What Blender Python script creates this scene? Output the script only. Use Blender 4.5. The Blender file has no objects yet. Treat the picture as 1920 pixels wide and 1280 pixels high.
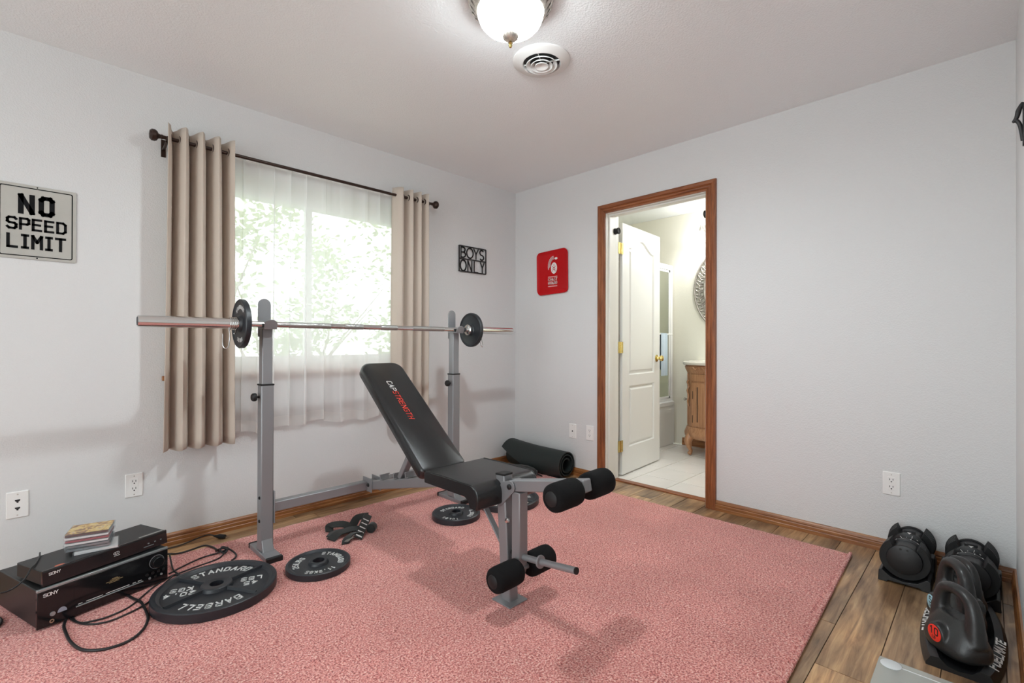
import bpy, bmesh, math, random
from mathutils import Vector, Matrix
from mathutils.geometry import delaunay_2d_cdt
random.seed(7)
PI = math.pi
scene = bpy.context.scene
col = scene.collection
H, XR, YW, YF, XL = 2.44, 3.116, 3.068, -0.087, -2.60      # ceiling, right wall, window wall, front wall, behind wall
XB, YT = 4.87, 3.12                                          # bathroom far wall, bathroom left wall

# ------------------------------------------------------------------ camera, world, lights, exposure
cd = bpy.data.cameras.new('camera'); cam = bpy.data.objects.new('camera', cd); col.objects.link(cam)
cd.sensor_width = 36.0; cd.lens = 895.68 / 1920 * 36; cd.clip_start = 0.01; cd.clip_end = 100
yaw, pit, rol = 0.7844, 0.0030, 0.0024
F = Vector((math.cos(yaw)*math.cos(pit), math.sin(yaw)*math.cos(pit), math.sin(pit)))
R_ = Vector((math.sin(yaw), -math.cos(yaw), 0)); U_ = R_.cross(F)
Rc = R_*math.cos(rol) + U_*math.sin(rol); Uc = U_*math.cos(rol) - R_*math.sin(rol)
m4 = Matrix((Rc, Uc, -F)).transposed().to_4x4(); m4.translation = Vector((0, 0, 1.0718))
cam.matrix_world = m4
scene.camera = cam

world = bpy.data.worlds.new('sky'); scene.world = world; world.use_nodes = True
wn = world.node_tree; bg = wn.nodes['Background']
bg.inputs[0].default_value = (0.93, 0.97, 1.0, 1); bg.inputs[1].default_value = 3.0

vs = scene.view_settings
vs.view_transform = 'Standard'; vs.look = 'None'; vs.exposure = 0.42; vs.gamma = 1.0; vs.use_curve_mapping = False
scene.cycles.use_denoising = True
scene.cycles.max_bounces = 10; scene.cycles.diffuse_bounces = 6; scene.cycles.transparent_max_bounces = 16
scene.cycles.sample_clamp_indirect = 6.0
scene.cycles.caustics_reflective = False; scene.cycles.caustics_refractive = False

def point_light(name, loc, watts, radius, color=(1, 1, 1)):
    l = bpy.data.lights.new(name, 'POINT'); l.energy = watts; l.shadow_soft_size = radius; l.color = color
    o = bpy.data.objects.new(name, l); o.location = loc; col.objects.link(o); return o
def area_light(name, loc, rot, watts, sx, sy, color=(1, 1, 1)):
    l = bpy.data.lights.new(name, 'AREA'); l.energy = watts; l.shape = 'RECTANGLE'; l.size = sx; l.size_y = sy; l.color = color
    o = bpy.data.objects.new(name, l); o.location = loc; o.rotation_euler = rot; col.objects.link(o); return o
WARM = (0.87, 0.97, 1.0)
for k in range(3):      # the three bulbs inside the glass bowl of the ceiling lamp
    a = k*2*PI/3 + 0.5
    point_light('lamp_bulb', (1.34 + 0.05*math.cos(a), 1.35 + 0.05*math.sin(a), 2.352), 4.6, 0.035, WARM)
sl_ = bpy.data.lights.new('lamp_downlight', 'SPOT'); sl_.energy = 165; sl_.shadow_soft_size = 0.05; sl_.spot_size = math.radians(178); sl_.spot_blend = 0.75; sl_.color = WARM
so_ = bpy.data.objects.new('lamp_downlight', sl_); so_.location = (1.34, 1.35, 2.352); col.objects.link(so_)      # the lamp's pan throws its light down
area_light('fill_from_behind', (XL+0.03, 0.95, 1.22), (0, -PI/2, 0), 46, 2.2, 1.95, (0.875, 0.965, 1.0))  # added soft fill in front of the unseen rear wall, no window built there
for k in range(3):      # the bulbs in the glass shades over the bathroom vanity
    point_light('vanity_bulb', (4.74, 2.05 - 0.22*k, 2.10), 5.5, 0.03, (0.96, 0.985, 1.0))
point_light('bathroom_fill', (4.1, 1.35, 2.25), 12, 0.09, (0.95, 0.98, 1.0))  # added to brighten the bathroom, belongs to no fixture

# ------------------------------------------------------------------ materials
def nt(name):
    m = bpy.data.materials.new(name); m.use_nodes = True
    t = m.node_tree; return m, t, t.nodes['Principled BSDF']
def N(t, kind, **kw):
    n = t.nodes.new(kind)
    for k, v in kw.items():
        if k.startswith('i_'):
            n.inputs[k[2:].replace('_', ' ')].default_value = v
        else: setattr(n, k, v)
    return n
def ramp(t, stops):
    r = t.nodes.new('ShaderNodeValToRGB'); e = r.color_ramp.elements
    while len(e) < len(stops): e.new(0.5)
    for x, (p, c) in zip(e, stops):
        x.position = p; x.color = (*c, 1)
    return r
def coords(t, scale=(1, 1, 1), kind='Object', rand=False):
    tc = t.nodes.new('ShaderNodeTexCoord'); mp = t.nodes.new('ShaderNodeMapping')
    mp.inputs['Scale'].default_value = scale
    src = tc.outputs[kind]
    if rand:
        oi = t.nodes.new('ShaderNodeObjectInfo'); ad = N(t, 'ShaderNodeVectorMath', operation='ADD')
        mu = N(t, 'ShaderNodeVectorMath', operation='SCALE'); mu.inputs['Scale'].default_value = 37.0
        cb = t.nodes.new('ShaderNodeCombineXYZ')
        for k in range(3): t.links.new(oi.outputs['Random'], cb.inputs[k])
        t.links.new(cb.outputs[0], mu.inputs[0])
        t.links.new(src, ad.inputs[0]); t.links.new(mu.outputs[0], ad.inputs[1]); src = ad.outputs[0]
    t.links.new(src, mp.inputs['Vector']); return mp.outputs[0]
def bump(t, b, height, strength, dist):
    bp = t.nodes.new('ShaderNodeBump'); bp.inputs['Strength'].default_value = strength; bp.inputs['Distance'].default_value = dist
    t.links.new(height, bp.inputs['Height']); t.links.new(bp.outputs[0], b.inputs['Normal'])
def mat(name, color, rough=0.5, metal=0.0, spec=0.5, var=0.0, vscale=30, bscale=0, bstr=0.3, bdist=0.001, coat=0, sheen=0):
    m, t, b = nt(name)
    b.inputs['Base Color'].default_value = (*color, 1); b.inputs['Roughness'].default_value = rough
    b.inputs['Metallic'].default_value = metal; b.inputs['Specular IOR Level'].default_value = spec
    b.inputs['Coat Weight'].default_value = coat; b.inputs['Sheen Weight'].default_value = sheen
    if var:
        v = coords(t); n = N(t, 'ShaderNodeTexNoise', i_Scale=vscale, i_Detail=5.0); t.links.new(v, n.inputs['Vector'])
        r = ramp(t, [(0.3, tuple(c*(1-var) for c in color)), (0.7, tuple(min(1, c*(1+var)) for c in color))])
        t.links.new(n.outputs['Fac'], r.inputs[0]); t.links.new(r.outputs[0], b.inputs['Base Color'])
    if bscale:
        v = coords(t); n = N(t, 'ShaderNodeTexNoise', i_Scale=bscale, i_Detail=3.0); t.links.new(v, n.inputs['Vector'])
        bump(t, b, n.outputs['Fac'], bstr, bdist)
    return m
def paint(name, color, rough, scale, bstr, spec=0.4, bdist=0.004):
    m, t, b = nt(name)
    b.inputs['Base Color'].default_value = (*color, 1); b.inputs['Roughness'].default_value = rough; b.inputs['Specular IOR Level'].default_value = spec
    v = coords(t)
    n = N(t, 'ShaderNodeTexNoise', i_Scale=scale, i_Detail=2.5, i_Roughness=0.55); t.links.new(v, n.inputs['Vector'])
    r = ramp(t, [(0.42, (0, 0, 0)), (0.62, (1, 1, 1))]); t.links.new(n.outputs['Fac'], r.inputs[0])
    bump(t, b, r.outputs[0], bstr, bdist); return m
def wood(name, dark, mid, light, axis, rough=0.35, scale=9, coat=0.25, rand=False, knots=False, spec=0.4):
    m, t, b = nt(name)
    sc = [6.0, 6.0, 6.0]; sc[axis] = 0.45
    v = coords(t, tuple(sc), rand=rand)
    n = N(t, 'ShaderNodeTexNoise', i_Scale=scale, i_Detail=9.0, i_Roughness=0.62, i_Distortion=0.7); t.links.new(v, n.inputs['Vector'])
    r = ramp(t, [(0.30, dark), (0.5, mid), (0.72, light)]); t.links.new(n.outputs['Fac'], r.inputs[0])
    out = r.outputs[0]
    if knots:
        sc2 = [2.6, 2.6, 2.6]; sc2[axis] = 0.9
        v2 = coords(t, tuple(sc2), rand=True)
        n2 = N(t, 'ShaderNodeTexNoise', i_Scale=2.2, i_Detail=4.0, i_Distortion=0.4); t.links.new(v2, n2.inputs['Vector'])
        r2 = ramp(t, [(0.36, (0.40, 0.36, 0.33)), (0.50, (0.82, 0.80, 0.76)), (0.66, (1.30, 1.22, 1.08))]); t.links.new(n2.outputs['Fac'], r2.inputs[0])
        oi = t.nodes.new('ShaderNodeObjectInfo'); rr = ramp(t, [(0.0, (0.78, 0.74, 0.72)), (0.5, (1, 1, 1)), (1.0, (1.22, 1.16, 1.06))]); t.links.new(oi.outputs['Random'], rr.inputs[0])
        for src in (r2.outputs[0], rr.outputs[0]):
            mx = N(t, 'ShaderNodeMix', data_type='RGBA', blend_type='MULTIPLY'); mx.inputs['Factor'].default_value = 1.0
            t.links.new(out, mx.inputs['A']); t.links.new(src, mx.inputs['B']); out = mx.outputs['Result']
    t.links.new(out, b.inputs['Base Color'])
    b.inputs['Roughness'].default_value = rough; b.inputs['Coat Weight'].default_value = coat; b.inputs['Coat Roughness'].default_value = 0.25
    b.inputs['Specular IOR Level'].default_value = spec
    bump(t, b, n.outputs['Fac'], 0.25, 0.001); return m
def emit(name, color, strength):
    m, t, b = nt(name); b.inputs['Base Color'].default_value = (*color, 1)
    b.inputs['Emission Color'].default_value = (*color, 1); b.inputs['Emission Strength'].default_value = strength; return m
def mixmat(name, parts):
    """parts: list of (weight, shader kind, color[, strength]) mixed one after the other"""
    m = bpy.data.materials.new(name); m.use_nodes = True; t = m.node_tree
    out = t.nodes['Material Output']; t.nodes.remove(t.nodes['Principled BSDF'])
    acc, tot = None, 0.0
    for w, kind, c, *s in parts:
        n = t.nodes.new('ShaderNode' + kind); n.inputs['Color'].default_value = (*c, 1)
        if s and kind == 'Emission': n.inputs['Strength'].default_value = s[0]
        if s and kind == 'BsdfGlossy': n.inputs['Roughness'].default_value = s[0]
        if acc is None: acc, tot = n.outputs[0], w
        else:
            mx = t.nodes.new('ShaderNodeMixShader'); tot += w; mx.inputs[0].default_value = w/tot
            t.links.new(acc, mx.inputs[1]); t.links.new(n.outputs[0], mx.inputs[2]); acc = mx.outputs[0]
    t.links.new(acc, out.inputs['Surface']); return m

M = {}
M['wall'] = paint('wall_paint', (0.705, 0.706, 0.704), 0.55, 150, 0.22)
M['ceiling'] = paint('ceiling_paint', (0.875, 0.895, 0.90), 0.38, 120, 0.25, spec=0.5)
M['bathwall'] = paint('cream_wall_paint', (0.80, 0.775, 0.675), 0.5, 150, 0.15)
M['white'] = mat('white_enamel', (0.80, 0.80, 0.78), 0.3)
M['jamb'] = mat('cream_jamb_paint', (0.78, 0.77, 0.72), 0.35)
M['plastic'] = mat('white_plastic', (0.85, 0.84, 0.82), 0.35)
M['ivory'] = mat('ivory_plastic', (0.80, 0.77, 0.68), 0.35)
M['slot'] = mat('dark_slot', (0.02, 0.02, 0.02), 0.6)
OAK = ((0.16, 0.055, 0.018), (0.30, 0.115, 0.036), (0.44, 0.20, 0.07))
for k, ax in (('oak_x', 0), ('oak_y', 1), ('oak_z', 2)): M[k] = wood(k, *OAK, ax)
RED = ((0.13, 0.036, 0.012), (0.25, 0.078, 0.026), (0.37, 0.135, 0.050))
M['cas_y'] = wood('casing_oak_y', *RED, 1); M['cas_z'] = wood('casing_oak_z', *RED, 2)
M['plank'] = wood('plank_vinyl', (0.20, 0.115, 0.062), (0.42, 0.265, 0.150), (0.62, 0.44, 0.26), 0, rough=0.33, scale=7, coat=0.25, rand=True, knots=True)
M['seam'] = mat('plank_core', (0.10, 0.06, 0.035), 0.8)
M['vanity'] = wood('vanity_wood', (0.28, 0.13, 0.06), (0.40, 0.20, 0.10), (0.50, 0.28, 0.15), 2, rough=0.35)
M['steel'] = mat('silver_powder_coat', (0.27, 0.272, 0.282), 0.42, metal=0.35, spec=0.5, bscale=900, bstr=0.12)
M['chrome'] = mat('chrome', (0.72, 0.72, 0.71), 0.12, metal=1.0)
M['knurl'] = mat('knurled_chrome', (0.45, 0.45, 0.44), 0.42, metal=1.0, bscale=1500, bstr=0.5)
M['iron'] = mat('cast_iron_paint', (0.013, 0.016, 0.021), 0.40, spec=0.55, bscale=420, bstr=0.35)
M['plate_text'] = mat('white_raised_lettering', (0.80, 0.80, 0.79), 0.5)
M['vinyl'] = mat('black_vinyl', (0.011, 0.012, 0.013), 0.27, spec=0.6, bscale=700, bstr=0.25)
M['foam'] = mat('black_foam', (0.008, 0.008, 0.0085), 0.95, spec=0.2, bscale=500, bstr=0.8, bdist=0.002)
M['rubber'] = mat('black_rubber', (0.009, 0.009, 0.0095), 0.55, spec=0.4)
M['blackplastic'] = mat('black_plastic', (0.009, 0.009, 0.010), 0.4, spec=0.5, bscale=800, bstr=0.15)
M['gloss'] = mat('gloss_black', (0.008, 0.008, 0.009), 0.12, spec=0.5)
M['kettle'] = mat('kettlebell_vinyl', (0.017, 0.0175, 0.018), 0.36, spec=0.6, bscale=260, bstr=0.25, bdist=0.0015)
M['matfoam'] = mat('dark_green_black_foam', (0.015, 0.021, 0.020), 0.55, spec=0.4, bscale=300, bstr=0.3)
M['darkcloth'] = mat('black_nylon', (0.014, 0.015, 0.014), 0.7, spec=0.35, sheen=0.2, bscale=350, bstr=0.5)
M['greypatch'] = mat('grey_patch', (0.20, 0.19, 0.17), 0.7)
M['silvertrim'] = mat('silver_trim', (0.38, 0.42, 0.43), 0.3, metal=0.6)
M['case'] = mat('case_black_metal', (0.012, 0.0125, 0.013), 0.42, spec=0.5, bscale=1200, bstr=0.2)
M['signmetal'] = mat('brushed_sign_metal', (0.52, 0.51, 0.47), 0.38, metal=0.45, var=0.08, vscale=8)
M['signblack'] = mat('sign_black_paint', (0.010, 0.010, 0.011), 0.8, spec=0.12)
M['blackmetal'] = mat('black_wire', (0.014, 0.014, 0.015), 0.5)
M['red'] = mat('red_plastic', (0.50, 0.003, 0.006), 0.42, spec=0.25)
M['reddot'] = mat('red_disc', (0.85, 0.035, 0.02), 0.4)
M['bluedot'] = mat('pale_blue_disc', (0.36, 0.62, 0.72), 0.4)
M['print'] = mat('white_print', (0.82, 0.80, 0.78), 0.6)
M['redprint'] = mat('red_print', (0.75, 0.05, 0.03), 0.5)
M['pinkprint'] = mat('pink_print', (0.80, 0.42, 0.42), 0.5)
M['bronze'] = mat('oil_rubbed_bronze', (0.045, 0.026, 0.02), 0.35, metal=0.6)
M['brass'] = mat('polished_brass', (0.66, 0.52, 0.20), 0.25, metal=1.0)
M['nickel'] = mat('antique_silver', (0.60, 0.56, 0.51), 0.38, metal=0.6, var=0.35, vscale=60)
M['marble'] = mat('cream_marble', (0.72, 0.68, 0.60), 0.2, var=0.06, vscale=8)
M['tile'] = mat('cream_tile', (0.80, 0.77, 0.74), 0.22, var=0.03, vscale=5)
M['grout'] = mat('grout', (0.52, 0.48, 0.44), 0.8)
M['mirror'] = mat('mirror_glass', (0.9, 0.9, 0.9), 0.02, metal=1.0)
M['carved'] = mat('silver_carving', (0.34, 0.31, 0.27), 0.45, metal=0.4, var=0.25, vscale=40)
M['towel'] = mat('pale_blue_towel', (0.50, 0.60, 0.70), 0.9, sheen=0.3, bscale=400, bstr=0.6)
M['curtain'] = None
M['dome'] = mixmat('frosted_bowl_glass', [(0.50, 'BsdfTransparent', (1, 1, 1)), (0.25, 'BsdfTranslucent', (0.95, 0.95, 0.95)), (0.25, 'Emission', (1, 0.98, 0.96), 2.4)])
M['domecut'] = mixmat('etched_bowl_glass', [(0.85, 'BsdfDiffuse', (0.80, 0.77, 0.77)), (0.15, 'Emission', (1, 0.98, 0.97), 1.2)])
M['shade'] = mixmat('white_glass_shade', [(0.4, 'BsdfTransparent', (1, 1, 1)), (0.2, 'BsdfTranslucent', (0.95, 0.94, 0.92)), (0.4, 'Emission', (1, 0.95, 0.86), 2.2)])
M['sheer'] = mixmat('white_sheer_voile', [(0.30, 'BsdfTransparent', (1, 1, 1)), (0.22, 'BsdfTranslucent', (0.97, 0.97, 0.97)), (0.48, 'BsdfDiffuse', (0.93, 0.93, 0.92))])
M['sheerhem'] = mixmat('white_sheer_hem', [(0.22, 'BsdfTransparent', (1, 1, 1)), (0.44, 'BsdfTranslucent', (0.93, 0.92, 0.90)), (0.34, 'BsdfDiffuse', (0.93, 0.92, 0.90))])
M['pane'] = mixmat('window_glass', [(0.95, 'BsdfTransparent', (0.97, 1, 0.98)), (0.05, 'BsdfGlossy', (1, 1, 1), 0.02)])
M['showerglass'] = mixmat('frosted_shower_glass', [(0.55, 'BsdfTransparent', (0.93, 0.95, 0.90)), (0.30, 'BsdfTranslucent', (0.85, 0.87, 0.80)), (0.15, 'BsdfGlossy', (1, 1, 1), 0.1)])
M['scaleglass'] = mixmat('frosted_scale_glass', [(0.42, 'BsdfTransparent', (0.95, 0.97, 0.95)), (0.45, 'BsdfDiffuse', (0.62, 0.64, 0.60)), (0.13, 'BsdfGlossy', (1, 1, 1), 0.06)])
M['jewel'] = mixmat('clear_polystyrene', [(0.80, 'BsdfTransparent', (0.95, 0.97, 0.98)), (0.07, 'BsdfDiffuse', (0.60, 0.62, 0.64)), (0.13, 'BsdfGlossy', (1, 1, 1), 0.08)])
M['leaf'] = mixmat('leaf_green', [(0.5, 'BsdfDiffuse', (0.28, 0.34, 0.19)), (0.5, 'BsdfTranslucent', (0.50, 0.58, 0.30))])
M['bark'] = mat('bark', (0.42, 0.38, 0.31), 0.9)
M['grass'] = mat('lawn', (0.30, 0.33, 0.24), 0.9, var=0.3, vscale=4)
M['cable'] = mat('black_cable', (0.010, 0.010, 0.011), 0.45)

def fabric(name, c, translucent):
    m, t, b = nt(name); v = coords(t, (1, 1, 1))
    n = N(t, 'ShaderNodeTexNoise', i_Scale=650.0, i_Detail=2.0); t.links.new(v, n.inputs['Vector'])
    r = ramp(t, [(0.3, tuple(x*0.9 for x in c)), (0.7, c)]); t.links.new(n.outputs['Fac'], r.inputs[0]); t.links.new(r.outputs[0], b.inputs['Base Color'])
    b.inputs['Roughness'].default_value = 0.8; b.inputs['Sheen Weight'].default_value = 0.25; bump(t, b, n.outputs['Fac'], 0.2, 0.0005)
    tr = t.nodes.new('ShaderNodeBsdfTranslucent'); tr.inputs['Color'].default_value = (c[0], c[1]*0.84, c[2]*0.56, 1)
    mx = t.nodes.new('ShaderNodeMixShader'); mx.inputs[0].default_value = translucent
    t.links.new(b.outputs[0], mx.inputs[1]); t.links.new(tr.outputs[0], mx.inputs[2]); t.links.new(mx.outputs[0], t.nodes['Material Output'].inputs['Surface']); return m
M['curtain'] = fabric('taupe_blackout_cloth', (0.67, 0.58, 0.495), 0.14)

def rugmat():
    m, t, b = nt('red_pink_pile'); v = coords(t)
    n = N(t, 'ShaderNodeTexNoise', i_Scale=150.0, i_Detail=3.0, i_Roughness=0.7); t.links.new(v, n.inputs['Vector'])
    r = ramp(t, [(0.37, (0.30, 0.05, 0.045)), (0.455, (0.68, 0.20, 0.175)), (0.545, (0.86, 0.37, 0.32)), (0.64, (0.98, 0.71, 0.63))]); t.links.new(n.outputs['Fac'], r.inputs[0])
    n2 = N(t, 'ShaderNodeTexNoise', i_Scale=2.2, i_Detail=2.0); t.links.new(v, n2.inputs['Vector'])
    r2 = ramp(t, [(0.35, (0.90, 0.88, 0.88)), (0.65, (1.06, 1.05, 1.06))]); t.links.new(n2.outputs['Fac'], r2.inputs[0])
    mx = N(t, 'ShaderNodeMix', data_type='RGBA', blend_type='MULTIPLY'); mx.inputs['Factor'].default_value = 1.0
    t.links.new(r.outputs[0], mx.inputs['A']); t.links.new(r2.outputs[0], mx.inputs['B']); t.links.new(mx.outputs['Result'], b.inputs['Base Color'])
    b.inputs['Roughness'].default_value = 0.95; b.inputs['Specular IOR Level'].default_value = 0.15; b.inputs['Sheen Weight'].default_value = 0.35
    bump(t, b, n.outputs['Fac'], 0.9, 0.006); return m
M['rug'] = rugmat()
def covermat():
    m, t, b = nt('printed_cover'); v = coords(t)
    n = N(t, 'ShaderNodeTexNoise', i_Scale=38.0, i_Detail=5.0, i_Distortion=1.0); t.links.new(v, n.inputs['Vector'])
    r = ramp(t, [(0.32, (0.05, 0.03, 0.025)), (0.43, (0.33, 0.16, 0.10)), (0.52, (0.62, 0.42, 0.13)), (0.62, (0.75, 0.60, 0.28)), (0.72, (0.42, 0.30, 0.35))])
    t.links.new(n.outputs['Fac'], r.inputs[0]); t.links.new(r.outputs[0], b.inputs['Base Color']); b.inputs['Roughness'].default_value = 0.3; return m
M['cover'] = covermat()

# ------------------------------------------------------------------ mesh helpers
def Tm(loc=(0, 0, 0), rx=0, ry=0, rz=0):
    return Matrix.Translation(loc) @ Matrix.Rotation(rz, 4, 'Z') @ Matrix.Rotation(ry, 4, 'Y') @ Matrix.Rotation(rx, 4, 'X')
def basis(x, y, z, o):
    m = Matrix((x, y, z)).transposed().to_4x4(); m.translation = Vector(o); return m
class MB:
    def __init__(s): s.v = []; s.f = []
    def add(s, vs, fs, T=None):
        k = len(s.v)
        s.v += [tuple(T @ Vector(p)) for p in vs] if T is not None else [tuple(p) for p in vs]
        s.f += [tuple(i+k for i in f) for f in fs]; return s
    def box(s, a, b, T=None):
        x0, y0, z0 = a; x1, y1, z1 = b
        return s.add([(x0,y0,z0),(x1,y0,z0),(x1,y1,z0),(x0,y1,z0),(x0,y0,z1),(x1,y0,z1),(x1,y1,z1),(x0,y1,z1)],
                     [(0,3,2,1),(4,5,6,7),(0,1,5,4),(1,2,6,5),(2,3,7,6),(3,0,4,7)], T)
    def bar(s, p0, p1, w, h, up=(0, 0, 1)):
        p0, p1 = Vector(p0), Vector(p1); d = (p1-p0).normalized(); sd = d.cross(Vector(up)).normalized(); u = sd.cross(d)
        L = (p1-p0).length
        return s.box((-w/2, 0, -h/2), (w/2, L, h/2), basis(sd, d, u, p0))
    def prism(s, pts, z0, z1, T=None):
        n = len(pts)
        vs = [(x, y, z0) for x, y in pts] + [(x, y, z1) for x, y in pts]
        fs = [tuple(range(n-1, -1, -1)), tuple(range(n, 2*n))] + [(i, (i+1) % n, n+(i+1) % n, n+i) for i in range(n)]
        return s.add(vs, fs, T)
    def loft(s, rings, close=True, caps=True, T=None):
        n = len(rings[0]); vs = [p for r in rings for p in r]; fs = []
        for a in range(len(rings)-1):
            for i in range(n if close else n-1):
                j = (i+1) % n; fs.append((a*n+i, a*n+j, (a+1)*n+j, (a+1)*n+i))
        if caps: fs.append(tuple(range(n-1, -1, -1))); fs.append(tuple((len(rings)-1)*n+i for i in range(n)))
        return s.add(vs, fs, T)
    def lathe(s, prof, n=32, T=None, sy=1.0):
        rings = [[(r*math.cos(2*PI*i/n), sy*r*math.sin(2*PI*i/n), z) for i in range(n)] for r, z in prof]
        return s.loft(rings, True, True, T)
    def ringlathe(s, prof, n=32, T=None):      # closed profile (for things with a hole)
        rings = [[(r*math.cos(2*PI*i/n), r*math.sin(2*PI*i/n), z) for i in range(n)] for r, z in prof]
        return s.loft(rings + [rings[0]], True, False, T)
    def tube(s, path, r, n=8, closed=False, T=None):
        P = [Vector(p) for p in path]; m = len(P); rr = r if isinstance(r, (list, tuple)) else [r]*m
        rings = []; prev = None
        for i in range(m):
            a = P[(i-1) % m] if (closed or i > 0) else P[i]; b = P[(i+1) % m] if (closed or i < m-1) else P[i]
            d = (b-a).normalized()
            if prev is None:
                prev = d.cross(Vector((0, 0, 1)))
                if prev.length < 1e-3: prev = d.cross(Vector((0, 1, 0)))
            sd = (prev - d*prev.dot(d)).normalized(); u = d.cross(sd); prev = sd
            rings.append([P[i] + (sd*math.cos(2*PI*k/n) + u*math.sin(2*PI*k/n))*rr[i] for k in range(n)])
        if closed: return s.loft(rings + [rings[0]], True, False, T)
        return s.loft(rings, True, True, T)
    def cyl(s, p0, p1, r, n=20, r1=None): return s.tube([p0, p1], [r, r if r1 is None else r1], n)
    def mesh(s, name, smooth=35):
        me = bpy.data.meshes.new(name); me.from_pydata(s.v, [], s.f); me.update()
        bm = bmesh.new(); bm.from_mesh(me); bmesh.ops.recalc_face_normals(bm, faces=bm.faces); bm.to_mesh(me); bm.free()
        if smooth:
            me.polygons.foreach_set('use_smooth', [True]*len(me.polygons)); me.set_sharp_from_angle(angle=math.radians(smooth))
        return me
def link(name, me, material, parent=None, bevel=0, seg=2):
    o = bpy.data.objects.new(name, me); col.objects.link(o)
    if material is not None and not me.materials: me.materials.append(M[material] if isinstance(material, str) else material)
    if parent is not None:
        o.parent = parent
        if parent.get('world_built'): o.matrix_parent_inverse = parent.matrix_basis.inverted()
    if bevel:
        b = o.modifiers.new('bevel', 'BEVEL'); b.width = bevel; b.segments = seg; b.limit_method = 'ANGLE'; b.angle_limit = math.radians(40); b.harden_normals = False
    return o
def part(parent, name, mb, material, bevel=0, seg=2, smooth=35, label=None):
    o = link(name, mb.mesh(name, smooth), material, parent, bevel, seg)
    if label: o['label'] = label
    return o
def tag(o, label, cat, group=None):
    o['label'] = label; o['category'] = cat
    if group: o['group'] = group
    return o
def thing(name, label, cat, loc, group=None, rz=0, world=True):
    o = bpy.data.objects.new(name, None); o.location = loc; o.rotation_euler = (0, 0, rz); o.empty_display_size = 0.05; col.objects.link(o)
    o.matrix_basis = Matrix.Translation(loc) @ Matrix.Rotation(rz, 4, 'Z')
    o['world_built'] = world; return tag(o, label, cat, group)
def single(name, mb, material, label, cat, group=None, bevel=0, seg=2, smooth=35):
    return tag(link(name, mb.mesh(name, smooth), material, None, bevel, seg), label, cat, group)
def struct(name, mb, material, bevel=0, smooth=0, parent=None):
    o = link(name, mb.mesh(name, smooth), material, parent, bevel)
    if parent is None: o['kind'] = 'structure'
    return o
def sroot(name, loc=(0, 0, 0)):
    o = bpy.data.objects.new(name, None); o.location = loc; o.matrix_basis = Matrix.Translation(loc); col.objects.link(o)
    o['kind'] = 'structure'; o['world_built'] = True; return o
def copy_tree(o, parent=None):
    c = o.copy(); col.objects.link(c)
    if parent is not None:
        c.parent = parent; c.matrix_parent_inverse = o.matrix_parent_inverse.copy()
    for ch in o.children: copy_tree(ch, c)
    return c
def rrect(w, h, r, n=6, cx=0, cy=0):
    pts = []
    for sx, sy, a0 in ((1, 1, 0), (-1, 1, PI/2), (-1, -1, PI), (1, -1, 1.5*PI)):
        for i in range(n+1):
            a = a0 + i*PI/2/n; pts.append((cx + sx*(w/2-r) + r*math.cos(a), cy + sy*(h/2-r) + r*math.sin(a)))
    return pts
def smooth_path(P, k=5, closed=False):
    P = [Vector(p) for p in P]; n = len(P); out = []
    for i in range(n if closed else n-1):
        p0 = P[(i-1) % n] if (closed or i > 0) else P[i]; p1 = P[i]; p2 = P[(i+1) % n]; p3 = P[(i+2) % n] if (closed or i+2 < n) else P[(i+1) % n]
        for j in range(k):
            t = j/k
            out.append(0.5*((2*p1) + (p2-p0)*t + (2*p0-5*p1+4*p2-p3)*t*t + (-p0+3*p1-3*p2+p3)*t**3))
    if not closed: out.append(P[-1])
    return out

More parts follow.
